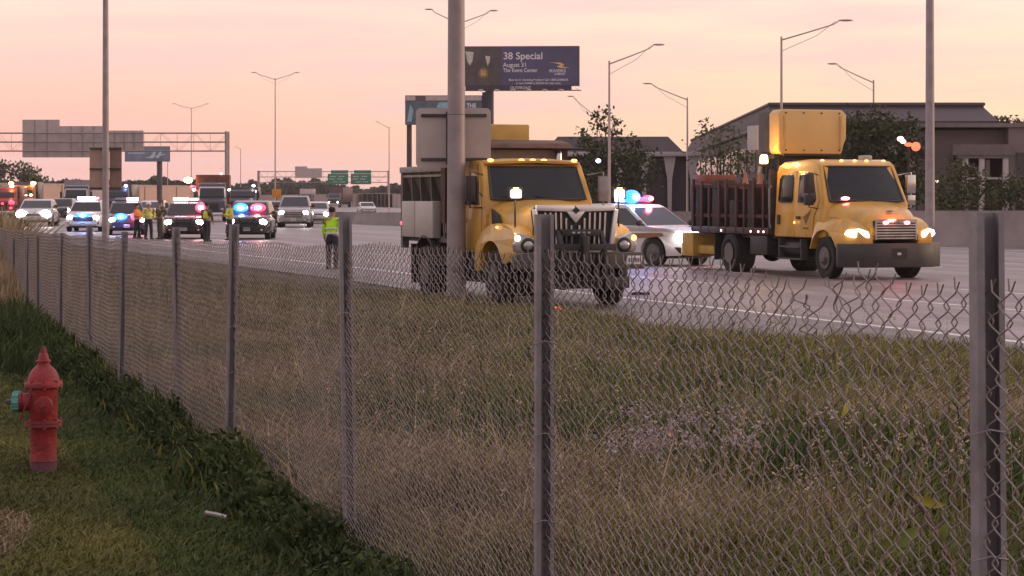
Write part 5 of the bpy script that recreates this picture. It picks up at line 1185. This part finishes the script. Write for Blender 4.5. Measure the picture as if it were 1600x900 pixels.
def cl(px, py, d, r): return (tuple(W(px, py, d)), r)
D = 112
tree('slender dark tree with an uneven crown in two tiers behind the dump truck', (W(950, 0, D).x, D, -.4), [cl(942, 178, D, (.62, .6, .36)), cl(934, 196, D, (.45, .5, .3)), cl(958, 190, D, (.4, .4, .25)), cl(912, 212, D, (.6, .6, .4)), cl(935, 222, D, (.8, .8, .42)), cl(968, 212, D, (.7, .7, .42)), cl(988, 226, D, (.6, .6, .38)), cl(955, 240, D, (1.1, 1.0, .6)), cl(915, 240, D, (.7, .8, .5)), cl(996, 246, D, (.9, 1, .55)), cl(960, 264, D, (1.5, 1.2, .9)), cl(1003, 270, D, (.9, 1, .9)), cl(915, 268, D, (1.1, 1, .8)), cl(950, 292, D, (2.0, 1.4, 1.0))], .12, L_dark, 430, .11)
tree('sparse small tree with an airy top left of the raised board', (W(1130, 0, 108).x, 108, -.4), [cl(1102, 194, 108, (.4, .5, .25)), cl(1125, 200, 108, (.7, .5, .3)), cl(1098, 210, 108, (.4, .5, .22)), cl(1145, 205, 108, (.5, .5, .35)), cl(1120, 225, 108, (1.0, .8, .55)), cl(1150, 240, 108, (1.2, .9, .8)), cl(1105, 248, 108, (.9, .8, .8)), cl(1135, 270, 108, (1.3, 1, .9))], .11, L_mid, 210, .08)
tree('dark dense tree behind the yellow cab roof, in front of the office', (W(1370, 0, 104).x, 104, -.4), [cl(1335, 200, 104, (1.0, 1, .8)), cl(1375, 195, 104, (1.2, 1, .8)), cl(1410, 210, 104, (.9, .9, .8)), cl(1345, 230, 104, (1.4, 1, 1)), cl(1395, 240, 104, (1.4, 1, 1.1)), cl(1420, 268, 104, (1.1, 1, 1)), cl(1360, 265, 104, (1.5, 1, 1)), cl(1400, 300, 104, (1.6, 1, 1)), cl(1440, 300, 104, (1.1, 1, .9))], .13, L_dark, 520, .18)
tree('rounded tree showing only its top above the brown wing at right', (W(1562, 0, 150).x, 150, -.4), [cl(1548, 192, 150, (.9, .9, .35)), cl(1565, 189, 150, (.9, .9, .35)), cl(1585, 193, 150, (.7, .7, .3)), cl(1562, 215, 150, (2.2, 2, 1.0))], .14, L_dark, 420, .2)
tree('bushy shrubs climbing beside the porch columns at right', (W(1490, 0, 98).x, 98, -.4), [cl(1465, 282, 98, (.8, .8, .7)), cl(1492, 272, 98, (.9, .8, .6)), cl(1515, 290, 98, (.9, .8, .8)), cl(1470, 312, 98, (1.1, .9, .8)), cl(1510, 316, 98, (1.2, .9, .8)), cl(1540, 308, 98, (.8, .8, .7))], .10, L_mid, 520, .05, 'shrub')
tree('dark shrub at the right picture edge in front of the brown wing', (W(1590, 0, 97).x, 97, -.4), [cl(1582, 302, 97, (.8, .8, .7)), cl(1602, 292, 97, (.8, .8, .8)), cl(1570, 318, 97, (.8, .8, .6)), cl(1612, 312, 97, (1, .8, .8))], .10, L_dark, 560, .05, 'shrub')
tree('dark tree rising over the fire truck at the far left', (W(14, 0, 330).x, 330, -.4), [cl(-20, 262, 330, (3, 3, 1.6)), cl(14, 262, 330, (3, 3, 1.4)), cl(44, 272, 330, (2.4, 2, 1.2)), cl(20, 282, 330, (5, 3, 1.6)), cl(58, 282, 330, (2.0, 2, .8))], .35, L_mid, 60, .3)
def treeline():
    pts = []
    for px0, px1, ya, yb, d in ((-40, 240, 284, 300, 420), (60, 350, 286, 300, 470), (225, 275, 276, 300, 430), (270, 345, 281, 300, 440), (330, 560, 284, 312, 640), (395, 520, 279, 312, 660), (500, 700, 294, 312, 700), (590, 660, 287, 310, 560), (1060, 1180, 300, 320, 240)):
        n = int((px1 - px0) * 75); p = rng.uniform(px0, px1, n); u = rng.uniform(0, 1, n) ** .8
        top = ya + (yb - ya) * .22 * (np.sin(p * .11 + d) * .5 + np.sin(p * .31 + d * .7) * .3 + np.sin(p * .83) * .2 + .6) + np.where(np.minimum(p - px0, px1 - p) < 30, (30 - np.minimum(p - px0, px1 - p)) * .25, 0)
        py = top + (yb - top) * u; dd = d + rng.uniform(-6, 6, n)
        pts.append(np.stack([(p - 800) / F * dd, dd, CAMZ - (py - HOR) / F * dd], 1))
    P = np.concatenate(pts); o = leaf_mesh('far_treeline', P, None, .75, leafmat('foliage_far', (.095, .088, .062), (.055, .058, .042)), None, .7)
    # solid inner mass so that the wood is not see-through
    tag(o, 'low hazy line of far-off trees along the horizon', 'trees', kind='stuff')
treeline()

# ------------------------------------------------------------------ chain-link fence
def fence():
    t = thing('chain_link_fence', 'long galvanised chain-link fence with steel posts running through the foreground', 'fence', (0, 0, 0))
    d = Vector((-.305, 1, 0)).normalized(); nv = Vector((d.y, -d.x, 0)) * -1     # nv towards the camera side
    if nv.x > 0: nv = -nv
    y_to_s = 1 / d.y
    # posts: (photo column, top row, lean)
    posts = [(1541, 332, -.004), (850, 335, 0), (539, 337, -.008), (366, 350, .01), (275, 355, -.01), (195, 362, .012), (140, 352, -.006), (98, 364, .01), (60, 368, 0), (45, 370, .01), (22, 372, 0), (4, 374, 0)]
    tops = []
    for px, py, ln in posts:
        Y = fence_pt(px); x = fence_x(Y); zt = CAMZ - (py - HOR) / F * Y; tops.append((Y, zt)); z0 = gz(x, Y) - .3
        m = MB(); w_, dp, th, lip = .029, .022, .004, .016
        prof = [(-w_, -dp), (-w_ + lip, -dp), (-w_ + lip, -dp + th), (-w_ + th, -dp + th), (-w_ + th, dp - th), (w_ - th, dp - th), (w_ - th, -dp + th), (w_ - lip + .004, -dp + th), (w_ - lip + .004, -dp), (w_, -dp), (w_, dp), (-w_, dp)]
        m.T = Matrix.Translation((x, Y, z0)) @ Matrix.Rotation(math.atan2(-.305, 1) * 0 + R(8), 4, 'Z') @ Matrix.Shear('XY', 4, (ln, 0)) if False else Matrix.Translation((x, Y, z0)) @ Matrix.Rotation(R(10), 4, 'Z')
        H = zt - z0; n = len(prof)
        vs = [(p[0] - ln * H * 2, p[1], 0) for p in prof] + [(p[0], p[1], H) for p in prof]
        m._add(vs, [tuple(range(n)), tuple(range(2 * n - 1, n - 1, -1))] + [(i, i + n, (i + 1) % n + n, (i + 1) % n) for i in range(n)])
        po = m.build('post', M_galv, t)
        for z in (.35, .62, .9, 1.15):
            ti = MB(); zz = gz(x, Y) + z + random.uniform(-.04, .04); ti.tube([(x - .034, Y - .034, zz), (x, Y - .042, zz + .012), (x + .036, Y - .03, zz + .004), (x + .05, Y + .03, zz - .006)], .0022, 5)
            ti.build('wire_tie', M_galv, po)
    # mesh: every wire a flattened spiral hooked into its neighbours
    p = .036; half = .0365; s0 = 1.2; s1 = 46.0; nw = int((s1 - s0) / p)
    def top_z(s, Y): # mesh top edge below eye level, sagging between posts, dented near the right post
        drop = np.interp(Y, [1, 4.4, 8, 12, 18, 26, 45], [.17, .175, .20, .27, .35, .44, .55])
        z = CAMZ - drop + .008 * math.sin(s * 2.1) + .006 * math.sin(s * 5.3)
        dent = math.exp(-((Y - 5.12) / .16) ** 2) * -.05 + math.exp(-((Y - 4.62) / .14) ** 2) * -.015 + .02 * math.exp(-((Y - 4.85) / .09) ** 2) + .012 * math.sin(Y * 9.1) * math.exp(-((Y - 5.2) / .9) ** 2)
        return z + dent
    A = []; Fc = []; nvert = 0
    for i in range(nw):
        s = s0 + i * p; Y = s * d.y; near = Y < 11; ss = 4 if near else 2; sides = 5 if near else 3; rad = .0019 if near else .0021
        zt = top_z(s, Y); xg = fence_x(Y); zb = gz(xg, Y) + .02; nh = int((zt - zb) / half); k = np.arange(0, nh * ss + 1); ph = k / ss + (i % 2)
        tri = np.abs((ph % 2) - 1)        # 1..0..1
        tri = .5 - .5 * np.cos(np.pi * tri) * 1.0 if False else tri
        # round the bends slightly
        f = tri * tri * (3 - 2 * tri) * .8 + tri * .2
        jit = .0016 * np.sin(ph * .7 + i * 1.7) + .003 * np.sin(ph * .23 + i * .6)
        so = s + f * (p + .005) + jit; zz = zt - (ph - i % 2) * half + .003 * np.sin(ph * 1.3 + i)
        # dented, twisted wire near the right-hand post
        dn = math.exp(-((Y - 5.1) / .20) ** 2) * np.exp(-(ph / 5) ** 2)
        off = .005 * np.cos(np.pi * ph) + .008 * np.sin(so * 1.3 + zz * 2) + .004 * np.sin(so * 4.1 - zz * 5) * (zz / 1.5) + dn * .03 * np.sin(ph * 1.1 + i * 1.3)
        zz = zz + dn * .022 * np.sin(i * .9 + ph)
        # barbed top: first point pushed up
        zz[0] += .014; so[0] -= .006
        P = np.stack([2.287 + d.x * so + nv.x * off, d.y * so + nv.y * off, zz], 1)
        T = np.gradient(P, axis=0); T /= np.linalg.norm(T, axis=1)[:, None]
        a = np.cross(T, np.array([nv.x, nv.y, 0])); a /= np.linalg.norm(a, axis=1)[:, None]; b = np.cross(a, T)
        th = 2 * np.pi * np.arange(sides) / sides
        V = P[:, None, :] + rad * (a[:, None, :] * np.cos(th)[None, :, None] + b[:, None, :] * np.sin(th)[None, :, None])
        m = len(P); A.append(V.reshape(-1, 3)); r = np.arange(m - 1)[:, None] * sides; c = np.arange(sides)[None, :]
        q = np.stack([r + c, r + (c + 1) % sides, r + sides + (c + 1) % sides, r + sides + c], -1).reshape(-1, 4) + nvert; Fc.append(q); nvert += m * sides
    raw_mesh('wire_mesh', np.concatenate(A), np.concatenate(Fc), [M_wire], None, t, True)
fence()

# ------------------------------------------------------------------ hydrant
def hydrant():
    Y = 12.8; X = (68 - 800) / F * Y
    t = thing('fire_hydrant', 'red fire hydrant with a teal side cap standing on the lawn', 'fire hydrant', (X, Y, gz(X, Y) - .015), R(3), sc=.9)
    M_h = mat('hydrant_red', (.28, .018, .026), .55, var=.32, scale=14, bump=.35, bscale=45, grime=.15); M_hd = mat('hydrant_dark_red', (.20, .03, .035), .65, var=.3, scale=12)  # second, darker red for flange, chain and operating nut
    M_base = mat('hydrant_base', (.14, .05, .07), .75, var=.35, scale=9)
    b = MB(); b.lathe([(.088, .095), (.084, .12), (.086, .31), (.10, .33)], 28); b.lathe([(.085, .36), (.090, .37), (.092, .56), (.098, .58)], 28); body = b.build('barrel', M_h, t)
    c = MB(); c.tube([(-.07, -.06, .53), (-.11, -.10, .44), (-.13, -.09, .37), (-.15, -.05, .40)], .006, 5); c.build('chain', M_hd, t)
    b = MB(); b.lathe([(.086, -.02), (.086, .092)], 28); b.build('base', M_base, t)
    b = MB(); b.lathe([(.10, .318), (.118, .322), (.118, .338), (.114, .341), (.118, .344), (.118, .36), (.10, .365)], 28)
    for k in range(8): a = k * math.pi / 4 + .2; b.tube([(.108 * math.cos(a), .108 * math.sin(a), .308), (.108 * math.cos(a), .108 * math.sin(a), .374)], .011, 6)
    b.build('flange', M_hd, t)
    b = MB(); b.lathe([(.10, .572), (.122, .578), (.124, .60), (.118, .612), (.104, .620), (.098, .65), (.080, .685), (.055, .71), (.042, .722), (.040, .735), (.048, .74), (.048, .752), (.036, .757), (.030, .79), (.022, .80)], 28)
    for k in range(8): a = k * math.pi / 4 + .2; b.tube([(.112 * math.cos(a), .112 * math.sin(a), .566), (.112 * math.cos(a), .112 * math.sin(a), .624)], .011, 6)
    b.build('bonnet', M_h, t)
    b = MB(); b.lathe([(.020, .79), (.020, .815), (.013, .84)], 5); b.build('operating_nut', M_hd, t)
    b = MB(); b.lathe([(.058, -.07), (.058, -.135), (.068, -.137), (.068, -.15)], 22, (0, 0, .48), 'x'); b.build('hose_outlet', M_h, t)
    c = MB(); c.lathe([(.064, -.151), (.070, -.155), (.070, -.195), (.058, -.20)], 22, (0, 0, .48), 'x')
    for k in range(10): a = k * math.pi / 5; c.tube([(-.155, .068 * math.cos(a), .48 + .068 * math.sin(a)), (-.193, .068 * math.cos(a), .48 + .068 * math.sin(a))], .008, 5)
    cp = c.build('teal_cap', mat('hydrant_teal', (.09, .28, .25), .5, var=.2, scale=12), t)
    c = MB(); c.lathe([(.022, -.20), (.020, -.235), (.014, -.245)], 5, (0, 0, .48), 'x'); c.build('cap_nut', mat('nut_dark', (.06, .07, .06), .6), cp)
    b = MB(); b.lathe([(.052, -.07), (.052, -.118), (.058, -.12), (.058, -.15), (.04, -.155)], 20, (.02, 0, .47), 'y'); b.lathe([(.016, -.155), (.016, -.18)], 5, (.02, 0, .47), 'y'); b.build('front_cap', M_h, t)
hydrant()
# litter
t = None
q = W(335, 818, 0); Y = 11.0; X = (337 - 800) / F * Y
m = MB(); m.loft([[(x, y - .012, .0), (x, y + .022, .012 + .01 * math.sin(x * 60)), (x, y + .01, .03), (x, y - .02, .02)] for x, y in ((-.075, .01), (-.05, .0), (-.01, .006), (.03, -.004), (.06, -.018), (.08, -.03))])
o = m.build('litter', mat('white_litter', (.36, .33, .32), .6), None, loc=(X, Y, gz(X, Y) + .035)); o.rotation_euler = (0, R(8), R(-12)); o.scale = (.8, .8, .6); tag(o, 'crumpled strip of white litter on the dark grass by the fence', 'litter')
for px, py, lab, c in ((1000, 461, 'dark scrap of debris on the road beside the dump truck wheel', (.05, .045, .05)), (868, 488, 'small red reflector lying at the road edge', None)):
    q = G(px, py) if c else GD(868, 38.2); m = MB(); m.loft([[(x, -.06 * k, 0), (x, .07 * k, .0), (x, .05 * k, .05 * k), (x, -.04 * k, .07 * k)] for x, k in ((-.18, .5), (-.06, 1), (.05, .7), (.2, .8))])
    o = m.build('debris' if c else 'reflector', mat('debris_dark', c, .8) if c else lampmat('red_glow_reflector', (1, .12, .06), 2.5), None, loc=(q.x, q.y, ROADZ + .005));  # reflector's red glint is given as its own emission
    if not c: o.scale = (.5, .6, 1.2)
    tag(o, lab, 'debris' if c else 'reflector')

# ------------------------------------------------------------------ grass and weeds (countless: stuff)
def pn(x, y, s, o=0): # cheap smooth noise in -1..1
    return (np.sin(x * s + 1.3 * np.sin(y * s * .7 + o)) + np.sin(y * s * 1.13 + 1.7 * np.sin(x * s * .9 + 2 + o)) + .5 * np.sin((x + y) * s * 2.3 + o)) / 2.5
gzv = np.vectorize(gz)
def edgex(Y): return 17.8 - .36 * Y + np.interp(Y, [26, 29, 30.6, 32.2, 38, 52, 80], [-1.0, -1.3, -3.1, -3.8, -3.4, -2.9, -3.2])
def gcol(name, a, b, tr=0):
    return mat(name, a, .8, var=.1, scale=.8, col2=b, spec=.2)
G_green = gcol('blade_green', (.095, .135, .040), (.050, .078, .025))
G_olive = gcol('blade_olive', (.24, .22, .068), (.14, .135, .045))
G_dry = gcol('blade_dry', (.42, .32, .21), (.25, .19, .125))
G_rust = gcol('blade_rust', (.22, .12, .08), (.14, .085, .06))
G_lawn = gcol('blade_lawn', (.15, .155, .048), (.085, .095, .032))
G_weed = gcol('blade_weed', (.060, .088, .028), (.034, .052, .018))
def blades(name, X, Y, H, Wd, lean, mats, mi, z=None):
    n = len(X); z = gzv(X, Y) if z is None else z; az = rng.uniform(0, 2 * np.pi, n); ca, sa = np.cos(az), np.sin(az)
    # blade faces roughly towards any direction; bends along (lx, ly)
    la = rng.uniform(0, 2 * np.pi, n); lx, ly = np.cos(la) * lean * H + lean * H * .3, np.sin(la) * lean * H
    b = np.stack([X, Y, z - .01], 1); sd = np.stack([ca, sa, np.zeros(n)], 1) * (Wd / 2)[:, None]
    m1 = b + np.stack([lx * .3, ly * .3, H * .55], 1); tp = b + np.stack([lx, ly, H * (1 - .25 * lean)], 1)
    v = np.stack([b - sd, b + sd, m1 + sd * .8, m1 - sd * .8, tp + sd * .15, tp - sd * .15], 1).reshape(-1, 3)
    o = np.arange(n)[:, None] * 6; f = np.stack([o + np.array([0, 1, 2, 3]), o + np.array([3, 2, 4, 5])], 1).reshape(-1, 4)
    return raw_mesh(name, v, f, mats, np.repeat(mi, 2))
def verge(n=330000):
    u = rng.uniform(0, 1, n); Y = 7.0 * (46 / 7.0) ** u                 # log spacing, nearer is denser
    fx = fence_x(Y); X = fx + .02 + rng.uniform(0, 1, n) * (np.minimum(edgex(Y), .262 * Y + .6) - fx)
    keep = X < (edgex(Y) - .05 + .25 * pn(X, Y, 1.7)); X, Y = X[keep], Y[keep]; n = len(X)
    a = pn(X, Y, .55, 1); b = pn(X, Y, .9, 4); c = pn(X, Y, 3.1, 2)
    # tall tuft areas and open flattened areas
    H = (.21 + .10 * a + .08 * c) * rng.uniform(.4, 1.5, n); H = np.clip(H, .06, .7); H *= np.where(rng.uniform(0, 1, n) < .04, 1.9, 1)
    edge_d = edgex(Y) - X; H = np.where(edge_d < 5, H * .55 + .03, H)
    mi = np.full(n, 2); r = rng.uniform(-1, 1, n) * .55
    g = b + r; mi = np.where(g > .33, 0, np.where(g > -.38, 1, 2)); mi = np.where((a + r * .6 < -.80), 3, mi); mi = np.where((edge_d < 6) & (rng.uniform(0, 1, n) < .72), 1, mi)
    Wd = (.004 + .00045 * Y) * rng.uniform(.6, 1.5, n)
    o = blades('verge_grass', X, Y, H, Wd, rng.uniform(.25, 1.1, n), [G_green, G_olive, G_dry, G_rust], mi)
    tag(o, 'tall mixed dry and green grass on the verge between fence and road', 'grass', kind='stuff')
verge()
def stalks(n=1500):
    Y = 9.0 * (34 / 9.0) ** rng.uniform(0, 1, n); fx = fence_x(Y); X = fx + .3 + rng.uniform(0, 1, n) * (np.minimum(edgex(Y) - 2, .262 * Y + .6) - fx - .3)
    k = (pn(X, Y, .8, 7) + rng.uniform(-.5, .5, n) > .1) & (X > fx + .2) & (X < edgex(Y) - 2.5); X, Y = X[k], Y[k]; n = len(X); H = rng.uniform(.35, .75, n)
    o = blades('grass_stalks', X, Y, H, (.004 + .0003 * Y), rng.uniform(.05, .35, n), [G_dry, G_rust], (rng.uniform(0, 1, n) < .3).astype(int)); tag(o, 'single tall dry stalks standing above the verge grass', 'grass', kind='stuff')
    me = o.data; co = np.empty(len(me.vertices) * 3, dtype=np.float32); me.vertices.foreach_get('co', co); tips = co.reshape(-1, 6, 3)[:, 4]
    c = np.repeat(tips, 9, 0) + rng.normal(0, 1, (len(tips) * 9, 3)) * np.array([.009, .009, .028]); q = leaf_mesh('seed_heads', c, None, .011, mat('seed_head', (.40, .30, .22), .85, var=.2), None, .5); tag(q, 'small tan seed heads on the tall dry stalks', 'grass', kind='stuff')
stalks()
def lawn(n=210000):
    u = rng.uniform(0, 1, n); Y = 8.5 * (42 / 8.5) ** u; fx = fence_x(Y); xl = -.245 * Y - .3
    X = xl + rng.uniform(0, 1, n) * (fx - .05 - xl); k = X < fx - .05; X, Y = X[k], Y[k]; n = len(X)
    a = pn(X, Y, 1.2, 3); H = (.045 + .015 * a) * rng.uniform(.6, 1.5, n)
    r = rng.uniform(-1, 1, n) * .6; dry = np.clip(-(X + 2.2) * .9, -1, 1) * np.clip((11.6 - Y) * .8, -1, 1)
    mi = np.where((dry > .1) & (r > -.15) & (Y < 11.8) & (X < -1.7), 2, np.where(a + r > .5, 1, 0)); 
    ddf = fx - X; mi = np.where((ddf < .9) & (rng.uniform(0, 1, n) < .75), 3, mi)
    o = blades('lawn_grass', X, Y, H, (.003 + .0004 * Y) * rng.uniform(.7, 1.4, n), rng.uniform(.3, 1.2, n), [G_lawn, G_olive, G_dry, G_green], mi)
    tag(o, 'short mown lawn around the hydrant with a dry tan patch', 'grass', kind='stuff')
lawn()
def weeds(n=42000):
    Y = 8.0 * (36 / 8.0) ** rng.uniform(0, 1, n); fx = fence_x(Y); cl_ = pn(Y * 0 + 3, Y, 2.3, 1) * .5 + pn(Y, Y * .3, 5.2, 2) * .5
    X = fx - np.abs(rng.normal(0, .16 + .05 * cl_, n)) + .06
    H = (.125 + .10 * cl_) * rng.uniform(.35, 1.5, n) * np.clip(1.1 - np.abs(X - fx) * 1.1, .3, 1.1) * np.interp(Y, [8, 13, 20, 36], [1.0, 1.15, 1.35, 1.6])
    mi = np.where(rng.uniform(0, 1, n) < .80, 0, np.where(rng.uniform(0, 1, n) < .6, 1, 2))
    o = blades('fence_weeds', X, Y, H, (.006 + .0006 * Y) * rng.uniform(.6, 1.8, n), rng.uniform(.2, 1.0, n), [G_weed, G_green, G_olive], mi)
    tag(o, 'dark green weeds growing along the foot of the fence', 'weeds', kind='stuff')
    # broad leaves among them
    n2 = 5000; Y = 8.2 * (32 / 8.2) ** rng.uniform(0, 1, n2); X = fence_x(Y) - np.abs(rng.normal(0, .16, n2)); z = gzv(X, Y) + rng.uniform(.02, .30, n2) * (.6 + .4 * pn(X * 0 + 3, Y, 2.3, 1))
    o = leaf_mesh('weed_leaves', np.stack([X, Y, z], 1), None, .022, G_weed); tag(o, 'broad dark leaves among the weeds at the fence foot', 'weeds', kind='stuff')
weeds()
def far_grass():
    n = 60000; Y = 24 * (75 / 24) ** rng.uniform(0, 1, n); fx = fence_x(Y); X = fx + .10 + rng.uniform(0, 1, n) ** 2.2 * np.minimum(3.2, (edgex(Y) - fx) * .85)
    H = (.30 + .12 * pn(X, Y, .8)) * rng.uniform(.5, 1.35, n); H = np.where(X < fx + .5, H * np.interp(Y, [24, 28, 32, 35, 45, 75], [.4, .8, 2.2, 3.2, 3.3, 2.0]), H * .6)
    mi = np.where(rng.uniform(0, 1, n) < .8, 0, 1)
    o = blades('tall_dry_grass', X, Y, H, (.012 + .0006 * Y) * rng.uniform(.6, 1.4, n), rng.uniform(.1, .5, n), [G_dry, G_olive], mi); tag(o, 'tall tan dry grass behind the far end of the fence', 'grass', kind='stuff')
    n = 26000; Y = 20 * (60 / 20) ** rng.uniform(0, 1, n); fx = fence_x(Y); X = fx - .1 - rng.uniform(0, 1, n) ** 1.5 * 2.5
    H = (.35) * rng.uniform(.4, 1.3, n) * np.interp(Y, [20, 24, 60], [.4, 1, 1.3]); o = blades('dark_tall_grass', X, Y, H, (.012 + .0006 * Y) * rng.uniform(.6, 1.4, n), rng.uniform(.1, .6, n), [G_weed, G_green], np.where(rng.uniform(0, 1, n) < .8, 0, 1)); tag(o, 'dark green tall grass in front of the far end of the fence', 'grass', kind='stuff')
far_grass()
def clump():
    n = 15000; Y = rng.uniform(27.5, 44, n); X = fence_x(Y) - rng.normal(.25, .45, n)
    H = rng.uniform(.35, 1.15, n) * np.interp(Y, [27.5, 30, 33, 44], [.45, .95, 1.12, 1.15]) * (.85 + .2 * pn(X, Y, 3.0)); o = blades('tan_reed_grass', X, Y, H, rng.uniform(.012, .03, n), rng.uniform(.05, .4, n), [G_dry, G_rust, G_olive], np.where(rng.uniform(0, 1, n) < .75, 0, rng.integers(1, 3, n)))
    tag(o, 'tall clump of tan reed grass hiding the far left end of the fence', 'grass', kind='stuff')
clump()
def flowers():
    pts = []; st = []
    for (px, py, n, sx, sy) in ((1050, 670, 210, 60, 40), (1010, 700, 120, 40, 22), (1120, 640, 60, 60, 20), (1160, 690, 60, 50, 26), (990, 640, 40, 30, 20), (1290, 640, 30, 70, 25), (1440, 650, 30, 40, 25), (960, 690, 30, 25, 25)):
        for k in range(int(n * .55)):
            x = px + random.gauss(0, sx * .6); y = py + random.gauss(0, sy * .6); h = .28 + random.random() * .16; d = F * (CAMZ - h + .05) / (y - HOR); X = (x - 800) / F * d; z = gz(X, d)
            pts.append((X, d, z + h)); st.append((X, d, z, h))
    c = np.repeat(np.array(pts), 7, 0) + rng.normal(0, .013, (len(pts) * 7, 3)); o = leaf_mesh('wild_flowers', c, None, .011, mat('flower_mauve', (.34, .27, .28), .8, var=.2), None, .8); tag(o, 'patch of tiny pale mauve wild flowers in the verge grass', 'flowers', kind='stuff')
    S = np.array(st); blades('x', S[:, 0], S[:, 1], S[:, 3], np.full(len(S), .006), np.full(len(S), .05), [G_olive], np.zeros(len(S)), S[:, 2]); b = bpy.data.objects['x']; b.name = 'flower_stems'; tag(b, 'thin stems carrying the tiny mauve wild flowers', 'flowers', kind='stuff')
flowers()
def sprig():
    D = 5.8; t = thing('weed_plant', 'leaning weed with a few broad yellow-green leaves behind the fence, left of the right-hand post', 'plant', (*W(1492, 960, D)[:2], gz(W(1492, 0, D).x, D)))
    B = Vector(t.location); P = lambda px, py: W(px, py, D) - B
    s = MB(); s.tube([Vector((0.05, 0, 0)), P(1490, 890), P(1465, 835), P(1440, 795), P(1405, 755), P(1370, 700), P(1345, 655)], [.008, .007, .006, .005, .004, .003, .002], 6); s.tube([P(1405, 755), P(1412, 720), P(1422, 690)], [.004, .003, .002], 5); s.tube([P(1440, 795), P(1410, 820), P(1400, 835)], [.003, .002, .002], 5); s.tube([P(1440, 795), P(1452, 780)], .002, 5)
    s.build('stem', mat('stem_brown', (.10, .055, .04), .8), t)
    for (px, py, dx, dy, L_, w_, mm) in ((1404, 838, .9, .35, .065, .022, 'a'), (1452, 782, .8, -.25, .045, .014, 'b'), (1352, 732, -.7, .3, .035, .012, 'a'), (1320, 640, .3, .8, .03, .008, 'b'), (1420, 690, .3, .8, .03, .01, 'a'), (1470, 835, -.4, -.8, .04, .014, 'a'), (1385, 722, .9, .3, .035, .012, 'a')):
        c = P(px, py); u = Vector((dx, .2, dy)).normalized(); v = u.cross(Vector((0, 1, .3))).normalized(); n = u.cross(v); m = MB()
        rows = []
        for k in range(7):
            f = k / 6; ww = w_ * math.sin(math.pi * (f * .92 + .04)) ** .8; q = c + u * (f - .5) * 2 * L_ + n * .25 * L_ * math.sin(f * 3); rows.append([q - v * ww + n * ww * .3, q, q + v * ww + n * ww * .3, q + n * -.0012])
        m.loft([[tuple(p) for p in r_] for r_ in rows]); m.build('leaf', mat('leaf_yellow', (.42, .36, .05), .6) if mm == 'b' else mat('leaf_green', (.16, .19, .045), .6), t)
sprig()

# ------------------------------------------------------------------ air
def haze():
    m = bpy.data.materials.new('dusk_air'); m.use_nodes = True; t = m.node_tree; t.nodes.clear()
    o = t.nodes.new('ShaderNodeOutputMaterial'); v = t.nodes.new('ShaderNodeVolumePrincipled'); v.inputs['Color'].default_value = (.98, .90, .90, 1); v.inputs['Density'].default_value = .0002; v.inputs['Anisotropy'].default_value = .3
    t.links.new(v.outputs[0], o.inputs['Volume'])
    b = MB(); b.bb(-380, 400, -40, 760, -1.4, 36); q = b.build('haze', m); tag(q, 'thin pinkish dusk haze over the whole road', 'haze', kind='stuff')
haze()
